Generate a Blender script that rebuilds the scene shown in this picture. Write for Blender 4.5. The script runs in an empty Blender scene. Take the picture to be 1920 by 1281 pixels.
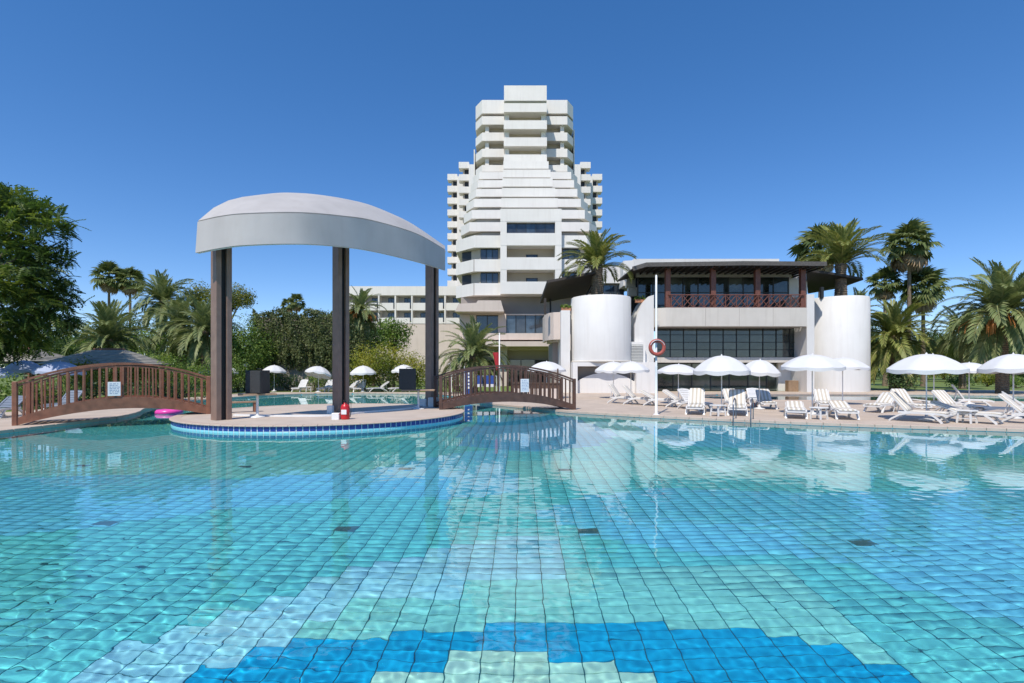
import bpy, bmesh, math, random
import numpy as np
from mathutils import Vector, Matrix
from mathutils.geometry import tessellate_polygon

sc = bpy.context.scene
COL = sc.collection
R = math.radians
rnd = random.Random(7)

# ------------------------------------------------------------------ camera, sky, sun, exposure
F, HOR, CAMZ = 960.0, 697.0, 1.8
cam = bpy.data.cameras.new('camera')
camo = bpy.data.objects.new('camera', cam)
COL.objects.link(camo)
camo.location = (0, 0, CAMZ)
camo.rotation_euler = (R(90), 0, 0)
cam.sensor_width = 36.0
cam.lens = 18.0
cam.shift_y = (HOR - 640.5) / 1920.0
cam.clip_end = 3000
sc.camera = camo

SUN_EL = 56.0
SUN_DIR = Vector((0.40, 0.917, 0)).normalized()          # the way the light travels over the ground
world = bpy.data.worlds.new('World')
sc.world = world
world.use_nodes = True
wn, wl = world.node_tree.nodes, world.node_tree.links
sky = wn.new('ShaderNodeTexSky')
sky.sky_type = 'NISHITA'
sky.sun_disc = False
sky.sun_elevation = R(SUN_EL)
sky.sun_rotation = math.atan2(-SUN_DIR.x, -SUN_DIR.y)
sky.air_density = 0.7
sky.dust_density = 0.0
sky.ozone_density = 3.0
_hs = wn.new('ShaderNodeHueSaturation'); _hs.inputs['Saturation'].default_value = 1.3; _hs.inputs['Hue'].default_value = .51
_gm = wn.new('ShaderNodeGamma'); _gm.inputs[1].default_value = .8
wl.new(sky.outputs[0], _hs.inputs['Color']); wl.new(_hs.outputs[0], _gm.inputs[0]); wl.new(_gm.outputs[0], wn['Background'].inputs[0])
wn['Background'].inputs[1].default_value = 0.15
sun = bpy.data.lights.new('sun', 'SUN')
sun.energy = 2.8
sun.angle = R(0.5)
sun.color = (1.0, 0.935, 0.84)
suno = bpy.data.objects.new('sun', sun)
COL.objects.link(suno)
_d = SUN_DIR * math.cos(R(SUN_EL))
_d.z = -math.sin(R(SUN_EL))
suno.rotation_euler = _d.to_track_quat('-Z', 'Y').to_euler()
sun.cycles.is_caustics_light = True                      # sunlight is refracted by the rippled water
sc.view_settings.view_transform = 'Standard'
sc.view_settings.look = 'None'
sc.view_settings.exposure = 0.68
sc.view_settings.gamma = 1.0
sc.cycles.use_denoising = True
sc.cycles.caustics_reflective = False
sc.cycles.max_bounces = 10
sc.cycles.transparent_max_bounces = 8

# ------------------------------------------------------------------ helpers
def at(px, py, Y):
    """a point of the place at distance Y seen at a pixel of the 1920 x 1281 photograph"""
    return Vector(((px - 960) / F * Y, Y, CAMZ + (HOR - py) * Y / F))

def setp(o, label=None, cat=None, group=None, kind=None):
    if label: o['label'] = label
    if cat: o['category'] = cat
    if group: o['group'] = group
    if kind: o['kind'] = kind
    return o

def empty(name, loc=(0, 0, 0), rz=0.0, **k):
    o = bpy.data.objects.new(name, None)
    o.empty_display_size = 0.2
    COL.objects.link(o)
    o.location = loc
    o.rotation_euler = (0, 0, rz)
    return setp(o, **k)

def link(name, me, parent=None, loc=None, rot=None, scl=None):
    o = bpy.data.objects.new(name, me)
    COL.objects.link(o)
    if parent is not None: o.parent = parent
    if loc is not None: o.location = loc
    if rot is not None: o.rotation_euler = rot
    if scl is not None: o.scale = scl
    return o

class MB:
    """collects boxes, tubes, prisms into one mesh"""
    def __init__(s): s.v, s.f, s.sm = [], [], []
    def add(s, vs, fs, smooth=False):
        n = len(s.v)
        s.v += [tuple(p) for p in vs]
        s.f += [tuple(i + n for i in f) for f in fs]
        s.sm += [smooth] * len(fs)
        return s
    def box(s, x0, x1, y0, y1, z0, z1):
        return s.add([(x0,y0,z0),(x1,y0,z0),(x1,y1,z0),(x0,y1,z0),(x0,y0,z1),(x1,y0,z1),(x1,y1,z1),(x0,y1,z1)],
                     [(3,2,1,0),(4,5,6,7),(0,1,5,4),(1,2,6,5),(2,3,7,6),(3,0,4,7)])
    def bbox(s, x0, x1, y0, y1, z0, z1, b=0.01):
        """box with chamfered vertical and top edges"""
        b = min(b, (x1-x0)*.45, (y1-y0)*.45, (z1-z0)*.45)
        ring = lambda i, z: [(x0+b+i,y0+i,z),(x1-b-i,y0+i,z),(x1-i,y0+b+i,z),(x1-i,y1-b-i,z),(x1-b-i,y1-i,z),(x0+b+i,y1-i,z),(x0+i,y1-b-i,z),(x0+i,y0+b+i,z)]
        vs = ring(0, z0) + ring(0, z1-b) + ring(b*.7, z1)
        fs = [tuple(range(7,-1,-1)), tuple(range(16,24))]
        for r in (0, 8):
            for i in range(8):
                j = (i+1) % 8
                fs.append((r+i, r+j, r+8+j, r+8+i))
        return s.add(vs, fs)
    def quad(s, a, b, c, d): return s.add([a,b,c,d], [(0,1,2,3)])
    def prism(s, poly, z0, z1):
        n = len(poly)
        area = sum(poly[i][0]*poly[(i+1)%n][1]-poly[(i+1)%n][0]*poly[i][1] for i in range(n))
        if area < 0: poly = poly[::-1]
        vs = [(x,y,z0) for x,y in poly] + [(x,y,z1) for x,y in poly]
        fs = [tuple(range(n-1,-1,-1)), tuple(range(n,2*n))] + [(i,(i+1)%n,n+(i+1)%n,n+i) for i in range(n)]
        return s.add(vs, fs)
    def wall(s, path, z0, z1, th, slope=0.0):
        """thin wall along a path in plan, thickness th to its left side"""
        P = [Vector((p[0], p[1])) for p in path]
        n = len(P); off = []
        for i in range(n):
            ds = []
            if i > 0: ds.append((P[i]-P[i-1]).normalized())
            if i < n-1: ds.append((P[i+1]-P[i]).normalized())
            m = sum((Vector((-d.y, d.x)) for d in ds), Vector((0,0))).normalized()
            k = 1/max(.35, m.dot(Vector((-ds[0].y, ds[0].x))))
            off.append(P[i] + m*th*k)
        vs = []
        for i in range(n):
            vs += [(P[i].x,P[i].y,z0),(P[i].x,P[i].y,z1),(off[i].x,off[i].y,z1),(off[i].x,off[i].y,z0)]
        fs = [(0,1,2,3)] + [(4*(n-1)+3,4*(n-1)+2,4*(n-1)+1,4*(n-1))]
        for i in range(n-1):
            a, b = 4*i, 4*i+4
            for k in range(4): fs.append((a+k, b+k, b+(k+1)%4, a+(k+1)%4))
        return s.add(vs, fs)
    def tube(s, pts, r, n=8, caps=True, smooth=True, flat=1.0):
        pts = [Vector(p) for p in pts]
        if not isinstance(r, (list, tuple)): r = [r]*len(pts)
        rings = []
        up = Vector((0,0,1))
        for i, p in enumerate(pts):
            t = (pts[min(i+1,len(pts)-1)] - pts[max(i-1,0)]).normalized()
            a = t.cross(up)
            if a.length < .05: a = t.cross(Vector((1,0,0)))
            a.normalize(); b = a.cross(t)
            rings.append([p + (a*math.cos(2*math.pi*k/n) + b*math.sin(2*math.pi*k/n)*flat)*r[i] for k in range(n)])
        vs = [v for q in rings for v in q]
        fs = []
        for i in range(len(pts)-1):
            for k in range(n):
                fs.append((i*n+k, i*n+(k+1)%n, (i+1)*n+(k+1)%n, (i+1)*n+k))
        s.add(vs, fs, smooth)
        if caps:
            s.add(rings[0], [tuple(range(n-1,-1,-1))]); s.add(rings[-1], [tuple(range(n))])
        return s
    def bar(s, pts, w, h, up=Vector((0,0,1))):
        """rectangular section swept along points: w across, h along up"""
        pts = [Vector(p) for p in pts]; vs = []; fs = []
        for i, p in enumerate(pts):
            t = (pts[min(i+1,len(pts)-1)] - pts[max(i-1,0)]).normalized()
            a = t.cross(up).normalized()*w/2; b = a.cross(t).normalized()*h/2
            vs += [p-a-b, p+a-b, p+a+b, p-a+b]
        n = len(pts)
        fs = [(0,1,2,3), (4*n-1,4*n-2,4*n-3,4*n-4)]
        for i in range(n-1):
            for k in range(4): fs.append((4*i+k, 4*i+4+k, 4*i+4+(k+1)%4, 4*i+(k+1)%4))
        return s.add(vs, fs)
    def lathe(s, prof, n=24, c=(0,0), smooth=True, a0=0.0, a1=2*math.pi):
        full = abs(a1-a0-2*math.pi) < 1e-6
        m = n if full else n+1
        vs = []
        for rr, z in prof:
            for k in range(m):
                a = a0+(a1-a0)*k/n
                vs.append((c[0]+rr*math.cos(a), c[1]+rr*math.sin(a), z))
        fs = []
        for i in range(len(prof)-1):
            for k in range(n):
                j = (k+1) % m
                fs.append((i*m+k, i*m+j, (i+1)*m+j, (i+1)*m+k))
        return s.add(vs, fs, smooth)
    def mesh(s, name, mat, off=(0,0,0)):
        me = bpy.data.meshes.new(name)
        me.from_pydata([(x-off[0],y-off[1],z-off[2]) for x,y,z in s.v], [], s.f)
        if mat: me.materials.append(mat)
        if any(s.sm): me.polygons.foreach_set('use_smooth', s.sm)
        bm = bmesh.new(); bm.from_mesh(me)
        bmesh.ops.recalc_face_normals(bm, faces=bm.faces)
        bm.to_mesh(me); bm.free()
        return me
    def build(s, name, mat, parent=None, world=False):
        off = parent.location if (world and parent is not None) else (0,0,0)
        return link(name, s.mesh(name, mat, off), parent)

def fast_mesh(name, V, Fc, mat, tint=None, smooth=False, col=None):
    V = np.asarray(V, dtype=np.float32); Fc = np.asarray(Fc, dtype=np.int32)
    m, k = Fc.shape
    me = bpy.data.meshes.new(name)
    me.vertices.add(len(V)); me.vertices.foreach_set('co', V.ravel())
    me.loops.add(m*k); me.loops.foreach_set('vertex_index', Fc.ravel())
    me.polygons.add(m); me.polygons.foreach_set('loop_start', np.arange(0, m*k, k, dtype=np.int32))
    if smooth: me.polygons.foreach_set('use_smooth', np.ones(m, dtype=bool))
    me.update(calc_edges=True); me.validate()
    if tint is not None:
        a = me.attributes.new('tint', 'FLOAT', 'FACE'); a.data.foreach_set('value', np.asarray(tint, dtype=np.float32))
    if col is not None:
        a = me.attributes.new('tilecol', 'FLOAT_COLOR', 'FACE'); a.data.foreach_set('color', np.asarray(col, dtype=np.float32).ravel())
    me.materials.append(mat)
    return me

def copy_tree(o, parent=None):
    c = o.copy(); COL.objects.link(c); c.parent = parent
    for ch in o.children: copy_tree(ch, c)
    return c

# ------------------------------------------------------------------ materials
def new_mat(name):
    m = bpy.data.materials.new(name); m.use_nodes = True
    return m, m.node_tree.nodes, m.node_tree.links

def M(name, col, rough=0.6, var=0.12, scale=2.5, bump=0.0, bscale=40.0, metal=0.0, streak=0.0, spec=0.5):
    m, n, l = new_mat(name)
    b = n['Principled BSDF']
    b.inputs['Roughness'].default_value = rough
    b.inputs['Metallic'].default_value = metal
    b.inputs['Specular IOR Level'].default_value = spec
    tc = n.new('ShaderNodeTexCoord')
    nz = n.new('ShaderNodeTexNoise'); nz.inputs['Scale'].default_value = scale; nz.inputs['Detail'].default_value = 6
    l.new(tc.outputs['Object'], nz.inputs['Vector'])
    mx = n.new('ShaderNodeMix'); mx.data_type = 'RGBA'
    mr = n.new('ShaderNodeMapRange'); mr.inputs[1].default_value = .32; mr.inputs[2].default_value = .68
    l.new(nz.outputs['Fac'], mr.inputs[0]); l.new(mr.outputs[0], mx.inputs[0])
    mx.inputs[6].default_value = (*[max(0, c*(1-var)) for c in col], 1)
    mx.inputs[7].default_value = (*[min(1, c*(1+var*.6)) for c in col], 1)
    out = mx.outputs[2]
    if streak:
        mp = n.new('ShaderNodeMapping'); mp.inputs['Scale'].default_value = (1.3, 1.3, .10)
        l.new(tc.outputs['Object'], mp.inputs['Vector'])
        n2 = n.new('ShaderNodeTexNoise'); n2.inputs['Scale'].default_value = 2.2; n2.inputs['Detail'].default_value = 5
        l.new(mp.outputs[0], n2.inputs['Vector'])
        m2 = n.new('ShaderNodeMapRange'); m2.inputs[1].default_value = .50; m2.inputs[2].default_value = .78
        m2.inputs[3].default_value = 0; m2.inputs[4].default_value = streak
        l.new(n2.outputs['Fac'], m2.inputs[0])
        x2 = n.new('ShaderNodeMix'); x2.data_type = 'RGBA'
        l.new(m2.outputs[0], x2.inputs[0]); l.new(out, x2.inputs[6])
        x2.inputs[7].default_value = (col[0]*.52, col[1]*.47, col[2]*.40, 1)
        out = x2.outputs[2]
    l.new(out, b.inputs['Base Color'])
    if bump:
        n3 = n.new('ShaderNodeTexNoise'); n3.inputs['Scale'].default_value = bscale; n3.inputs['Detail'].default_value = 4
        l.new(tc.outputs['Object'], n3.inputs['Vector'])
        bp = n.new('ShaderNodeBump'); bp.inputs['Strength'].default_value = bump; bp.inputs['Distance'].default_value = .02
        l.new(n3.outputs['Fac'], bp.inputs['Height']); l.new(bp.outputs[0], b.inputs['Normal'])
    return m

def leaf_mat(name, c0, c1, c2, trans=0.42):
    """leaf colours picked per leaf by the 'tint' attribute"""
    m, n, l = new_mat(name)
    n.remove(n['Principled BSDF'])
    at_ = n.new('ShaderNodeAttribute'); at_.attribute_name = 'tint'
    rp = n.new('ShaderNodeValToRGB')
    rp.color_ramp.elements[0].color = (*c0, 1); rp.color_ramp.elements[1].color = (*c2, 1)
    e = rp.color_ramp.elements.new(.5); e.color = (*c1, 1)
    l.new(at_.outputs['Fac'], rp.inputs[0])
    d = n.new('ShaderNodeBsdfPrincipled'); d.inputs['Roughness'].default_value = .5
    d.inputs['Specular IOR Level'].default_value = .35
    t = n.new('ShaderNodeBsdfTranslucent'); mx = n.new('ShaderNodeMixShader'); mx.inputs[0].default_value = trans
    hs = n.new('ShaderNodeHueSaturation'); hs.inputs['Value'].default_value = 1.25; hs.inputs['Saturation'].default_value = 1.1
    l.new(rp.outputs[0], d.inputs['Base Color']); l.new(rp.outputs[0], hs.inputs['Color']); l.new(hs.outputs[0], t.inputs['Color'])
    l.new(d.outputs[0], mx.inputs[1]); l.new(t.outputs[0], mx.inputs[2]); l.new(mx.outputs[0], n['Material Output'].inputs[0])
    return m

def brick_mat(name, c1, c2, mortar, bw, bh, ms, rough=.6, offset=0.0, axes=None, nvar=.1):
    m, n, l = new_mat(name)
    b = n['Principled BSDF']; b.inputs['Roughness'].default_value = rough
    tc = n.new('ShaderNodeTexCoord')
    br = n.new('ShaderNodeTexBrick'); br.offset = offset
    br.inputs['Color1'].default_value = (*c1, 1); br.inputs['Color2'].default_value = (*c2, 1); br.inputs['Mortar'].default_value = (*mortar, 1)
    br.inputs['Scale'].default_value = 1; br.inputs['Brick Width'].default_value = bw; br.inputs['Row Height'].default_value = bh
    br.inputs['Mortar Size'].default_value = ms
    src = tc.outputs['Object']
    if axes:
        sp = n.new('ShaderNodeSeparateXYZ'); cb = n.new('ShaderNodeCombineXYZ')
        l.new(src, sp.inputs[0])
        if axes == 'sumz':
            ad = n.new('ShaderNodeMath'); l.new(sp.outputs[0], ad.inputs[0]); l.new(sp.outputs[1], ad.inputs[1])
            l.new(ad.outputs[0], cb.inputs[0]); l.new(sp.outputs[2], cb.inputs[1])
        src = cb.outputs[0]
    l.new(src, br.inputs['Vector'])
    nz = n.new('ShaderNodeTexNoise'); nz.inputs['Scale'].default_value = .9; nz.inputs['Detail'].default_value = 7
    l.new(tc.outputs['Object'], nz.inputs['Vector'])
    mr = n.new('ShaderNodeMapRange'); mr.inputs[1].default_value = .3; mr.inputs[2].default_value = .7
    mr.inputs[3].default_value = 1-nvar; mr.inputs[4].default_value = 1+nvar
    l.new(nz.outputs['Fac'], mr.inputs[0])
    mu = n.new('ShaderNodeVectorMath'); mu.operation = 'SCALE'
    l.new(br.outputs['Color'], mu.inputs[0]); l.new(mr.outputs[0], mu.inputs['Scale'])
    l.new(mu.outputs[0], b.inputs['Base Color'])
    return m

def glass_mat(name, col=(.02,.025,.03), rough=.04, var=.6, scale=.8):
    m = M(name, col, rough, var, scale, spec=.9)
    return m

WHITE = M('white_plaster', (.76,.74,.71), .75, .035, .6, .05, 30, streak=.16)
WHITE2 = M('white_painted_wall', (.73,.715,.69), .7, .05, .5, .08, 30, streak=.16)
TOWER = M('white_concrete', (.78,.75,.705), .8, .05, .35, streak=.14)
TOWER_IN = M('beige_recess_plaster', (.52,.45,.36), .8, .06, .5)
CREAM = M('cream_concrete', (.62,.58,.52), .8, .06, .8, .06, 25, streak=.22)
PINKBEIGE = M('pink_beige_panel', (.66,.56,.49), .8, .05, .6, streak=.18)
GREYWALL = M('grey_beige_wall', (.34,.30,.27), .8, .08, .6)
DARKGLASS = glass_mat('dark_window_glass', (.045,.05,.058))
BLUEGLASS = glass_mat('blue_window_glass', (.06,.085,.115))
FRAMEBLK = M('black_window_frame', (.02,.022,.024), .45, .1, 5)
DARKROOF = M('dark_brown_roof_boards', (.035,.028,.024), .7, .25, 6, .2, 30)
ROOFGREY = M('weathered_grey_fascia', (.10,.092,.085), .7, .25, 8)
REDWOOD = M('red_brown_stained_wood', (.17,.065,.045), .5, .25, 6, .15, 50)
BRIDGEWOOD = M('brown_bridge_wood', (.25,.105,.06), .55, .3, 4, .25, 40)
BRIDGEDARK = M('dark_brown_bridge_wood', (.115,.06,.042), .55, .3, 4, .25, 40)
POSTWOOD = M('brown_canopy_post_paint', (.26,.165,.125), .5, .15, 3)
POSTCORE = M('slot_shade_black', (.012,.011,.011), .6, .1, 3)  # near-black tone paints the shade inside the post slot
CANVAS = M('light_grey_canopy_skin', (.45,.43,.415), .65, .09, .8, .04, 60, streak=.12)
CLOTH = M('white_parasol_cloth', (.66,.655,.65), .8, .03, 2)
PLASTIC = M('white_plastic', (.72,.71,.69), .35, .04, 3)
METALW = M('white_painted_metal', (.78,.78,.77), .4, .05, 4)
STEEL = M('brushed_steel', (.30,.31,.33), .35, .15, 6, metal=.85)
BLACK = M('black_speaker_case', (.028,.03,.032), .5, .15, 8, .1, 120)
RED = M('red_paint', (.55,.02,.025), .3, .1, 4)
LIFERED = M('faded_red_foam', (.42,.085,.06), .55, .15, 6)
PINK = M('pink_vinyl', (.85,.08,.42), .3, .05, 4)
TABLEWOOD = M('pale_brown_table_wood', (.36,.24,.15), .5, .2, 6)
BOARD = M('white_sign_board', (.80,.81,.82), .4, .02, 4)
INK = M('blue_grey_sign_print', (.25,.33,.48), .6, .1, 9)
BLUETOWEL = M('blue_cloth', (.02,.07,.28), .8, .15, 6)
BROWNPANEL = M('brown_bar_panel', (.12,.07,.045), .6, .2, 5)
SHINGLE = M('grey_roof_shingle', (.37,.34,.285), .85, .25, 3)
TRUNK = M('grey_brown_palm_bark', (.22,.165,.115), .9, .35, 6, .6, 18)
BARK = M('dark_tree_bark', (.10,.075,.055), .9, .3, 5, .5, 20)
FRUIT = M('orange_date_stalks', (.52,.20,.045), .6, .3, 9)
LOUVRE = M('grey_louvre_metal', (.42,.42,.40), .5, .05, 5)
SOIL = M('dark_planter_soil', (.06,.045,.035), .9, .3, 5)
TERRACOTTA = M('terracotta', (.42,.19,.10), .7, .2, 5)
BLUEUMB = M('blue_grey_parasol_cloth', (.40,.45,.58), .8, .05, 2)
BLUELOUNGE = M('blue_grey_sling', (.20,.24,.30), .7, .1, 5)
DRAIN = M('dark_drain_grille', (.07,.19,.23), .6, .15, 9)

# striped lounger cushion
STRIPE, _n, _l = new_mat('beige_striped_cushion')
_b = _n['Principled BSDF']; _b.inputs['Roughness'].default_value = .85
_tc = _n.new('ShaderNodeTexCoord'); _sp = _n.new('ShaderNodeSeparateXYZ'); _l.new(_tc.outputs['Object'], _sp.inputs[0])
_ma = _n.new('ShaderNodeMath'); _ma.operation = 'MULTIPLY'; _ma.inputs[1].default_value = 2*math.pi/.16; _l.new(_sp.outputs[0], _ma.inputs[0])
_si = _n.new('ShaderNodeMath'); _si.operation = 'COSINE'; _l.new(_ma.outputs[0], _si.inputs[0])
_mr = _n.new('ShaderNodeMapRange'); _mr.inputs[1].default_value = -.25; _mr.inputs[2].default_value = .25; _l.new(_si.outputs[0], _mr.inputs[0])
_mx = _n.new('ShaderNodeMix'); _mx.data_type = 'RGBA'
_mx.inputs[6].default_value = (.74,.71,.66,1); _mx.inputs[7].default_value = (.52,.46,.37,1)
_l.new(_mr.outputs[0], _mx.inputs[0]); _l.new(_mx.outputs[2], _b.inputs['Base Color'])

# pool tiles: object colour for single tiles, face attribute for the mass
def tile_mat(name, src):
    m, n, l = new_mat(name)
    b = n['Principled BSDF']; b.inputs['Roughness'].default_value = .6; b.inputs['Specular IOR Level'].default_value = .15
    if src == 'object':
        s = n.new('ShaderNodeObjectInfo'); o = s.outputs['Color']
    else:
        s = n.new('ShaderNodeAttribute'); s.attribute_name = 'tilecol'; o = s.outputs['Color']
    tc = n.new('ShaderNodeNewGeometry')
    nz = n.new('ShaderNodeTexNoise'); nz.inputs['Scale'].default_value = 7; nz.inputs['Detail'].default_value = 5
    l.new(tc.outputs['Position'], nz.inputs['Vector'])
    mr = n.new('ShaderNodeMapRange'); mr.inputs[1].default_value = .3; mr.inputs[2].default_value = .7
    mr.inputs[3].default_value = .88; mr.inputs[4].default_value = 1.1
    l.new(nz.outputs['Fac'], mr.inputs[0])
    mu = n.new('ShaderNodeVectorMath'); mu.operation = 'SCALE'
    l.new(o, mu.inputs[0]); l.new(mr.outputs[0], mu.inputs['Scale']); l.new(mu.outputs[0], b.inputs['Base Color'])
    return m
TILE_OBJ = tile_mat('glazed_pool_tile', 'object')
TILE_ATT = tile_mat('glazed_pool_tile_field', 'attr')
GROUT = M('dark_teal_grout', (.022,.13,.16), .9, .2, 4)
BLUETILE = M('cobalt_blue_tile', (.022,.05,.27), .2, .25, 14)
PALETILE = M('pale_turquoise_tile', (.30,.74,.82), .3, .12, 9)
WHITEGROUT = M('white_grout', (.72,.76,.78), .8, .05, 5)
POOLWALL = brick_mat('turquoise_wall_tile', (.16,.50,.56), (.20,.56,.60), (.05,.18,.22), .29, .145, .006, .4, 0, 'sumz')
DECKM = brick_mat('pink_beige_paving', (.50,.405,.325), (.53,.435,.35), (.40,.315,.25), .62, .62, .006, .8, .5, None, .10)
COPING = M('pink_beige_coping_stone', (.56,.44,.35), .7, .12, 3, .1, 40)
ISLANDM = M('pink_beige_island_paving', (.54,.45,.37), .8, .09, 1.2, .06, 30)

# water
WATER, _n, _l = new_mat('clear_pool_water')
_n.remove(_n['Principled BSDF'])
_g = _n.new('ShaderNodeBsdfGlass'); _g.inputs['IOR'].default_value = 1.33; _g.inputs['Roughness'].default_value = 0.0
_g.inputs['Color'].default_value = (.95, 1.0, 1.0, 1)
_l.new(_g.outputs[0], _n['Material Output'].inputs[0])

# grass
GRASS, _n, _l = new_mat('mown_grass')
_b = _n['Principled BSDF']; _b.inputs['Roughness'].default_value = .9
_tc = _n.new('ShaderNodeTexCoord')
_nz = _n.new('ShaderNodeTexNoise'); _nz.inputs['Scale'].default_value = .6; _nz.inputs['Detail'].default_value = 9; _nz.inputs['Roughness'].default_value = .7
_l.new(_tc.outputs['Object'], _nz.inputs['Vector'])
_rp = _n.new('ShaderNodeValToRGB'); _rp.color_ramp.elements[0].position = .35; _rp.color_ramp.elements[1].position = .68
_rp.color_ramp.elements[0].color = (.085,.135,.022,1); _rp.color_ramp.elements[1].color = (.20,.25,.05,1)
_l.new(_nz.outputs['Fac'], _rp.inputs[0]); _l.new(_rp.outputs[0], _b.inputs['Base Color'])
_bp = _n.new('ShaderNodeBump'); _bp.inputs['Strength'].default_value = .6
_n2 = _n.new('ShaderNodeTexNoise'); _n2.inputs['Scale'].default_value = 22; _l.new(_tc.outputs['Object'], _n2.inputs['Vector'])
_l.new(_n2.outputs['Fac'], _bp.inputs['Height']); _l.new(_bp.outputs[0], _b.inputs['Normal'])

# ------------------------------------------------------------------ ground, deck, pools
def smooth_poly(pts, it=2):
    for _ in range(it):
        q = []
        for i in range(len(pts)):
            a, b = pts[i], pts[(i+1) % len(pts)]
            q += [(a[0]*.75+b[0]*.25, a[1]*.75+b[1]*.25), (a[0]*.25+b[0]*.75, a[1]*.25+b[1]*.75)]
        pts = q
    return pts

WZ, FLOORZ = -0.10, -1.30
def smooth_chain(pts, it=2):
    for _ in range(it):
        q = [pts[0]]
        for a, b in zip(pts, pts[1:]):
            q += [(a[0]*.75+b[0]*.25, a[1]*.75+b[1]*.25), (a[0]*.25+b[0]*.75, a[1]*.25+b[1]*.75)]
        pts = q+[pts[-1]]
    return pts
POOL = [(-15.5,.3),(29,.3)] + smooth_chain([(29,9.6),(22,12.9),(16,16.0),(11.5,17.5),(8.7,19.0),(5.6,20.9),(2.8,23.0),(1.3,25.2),(-1.8,29.8),(-3.2,33),(-4.8,40),(-9,43.4),(-16,43.6),(-19.5,39),(-20,31),(-18.6,26),(-16,21.8),(-15.5,18.6),(-15.5,12)])
POOL2 = smooth_poly([(12.5,34.5),(15,32.4),(22,32.0),(32,30.0),(39,32),(38.5,39.6),(27,41.6),(14,41.6)], 2)

def sheet(name, polys, z, mat):
    vs3 = [[Vector((x, y, 0)) for x, y in p] for p in polys]
    tris = tessellate_polygon(vs3)
    flat = [(x, y, z) for p in polys for x, y in p]
    me = bpy.data.meshes.new(name); me.from_pydata(flat, [], [tuple(t) for t in tris]); me.materials.append(mat)
    bm = bmesh.new(); bm.from_mesh(me)
    for f in bm.faces:
        if f.normal.z < 0: f.normal_flip()
    bm.to_mesh(me); bm.free()
    return link(name, me)

DECKPOLY = [(-22.5,-9),(48,-9),(48,50.3),(31,50.3),(31,47),(-1.5,47),(-3.0,44.9),(-12,44.9),(-22.5,44.9)]
ground = setp(sheet('ground', [[(-900,-300),(900,-300),(900,1500),(-900,1500)], POOL, POOL2], -0.02, GRASS), kind='structure')
deck = setp(sheet('pool_deck', [DECKPOLY, POOL, POOL2], 0.0, DECKM), kind='structure')

def poly_at(poly, step):
    """points evenly spaced along a closed outline"""
    out = []; carry = 0.0
    for i in range(len(poly)):
        a = Vector(poly[i]); b = Vector(poly[(i+1) % len(poly)]); L = (b-a).length; d = carry
        while d < L:
            out.append((a + (b-a)*(d/L), (b-a).normalized())); d += step
        carry = d - L
    return out

def pool_wall(name, poly):
    m = MB(); n = len(poly)
    vs = [(x,y,FLOORZ-.05) for x,y in poly] + [(x,y,-.05) for x,y in poly]
    m.add(vs, [(i,(i+1)%n,n+(i+1)%n,n+i) for i in range(n)])
    o = m.build(name, POOLWALL); setp(o, kind='structure'); o.cycles.is_caustics_receiver = True
    return o
pool_wall('pool_wall', POOL); pool_wall('pool_wall', POOL2)
floor2 = setp(sheet('pool_floor', [POOL2], FLOORZ+.02, brick_mat('turquoise_floor_tile', (.12,.62,.68), (.15,.66,.72), (.03,.12,.15), .289, .145, .008, .6)), kind='structure'); floor2.cycles.is_caustics_receiver = True

# coping stones along the visible edges, each a piece of the deck
cop_me = MB().bbox(-.245,.245,-.02,.30,-.085,.022,.012).mesh('coping_stone', COPING)
area = sum(POOL[i][0]*POOL[(i+1)%len(POOL)][1]-POOL[(i+1)%len(POOL)][0]*POOL[i][1] for i in range(len(POOL)))
for p, d in poly_at(POOL, .5):
    if p.y < 8 or p.y > 35 and p.x > -6: continue
    nrm = Vector((d.y, -d.x)) if area > 0 else Vector((-d.y, d.x))      # away from the water
    link('coping_stone', cop_me, deck, (p.x, p.y, 0), (0, 0, math.atan2(nrm.y, nrm.x) - math.pi/2))
for p, d in poly_at(POOL2, .5):
    nrm = Vector((d.y, -d.x))
    link('coping_stone', cop_me, deck, (p.x, p.y, 0), (0, 0, math.atan2(nrm.y, nrm.x) - math.pi/2))

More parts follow.
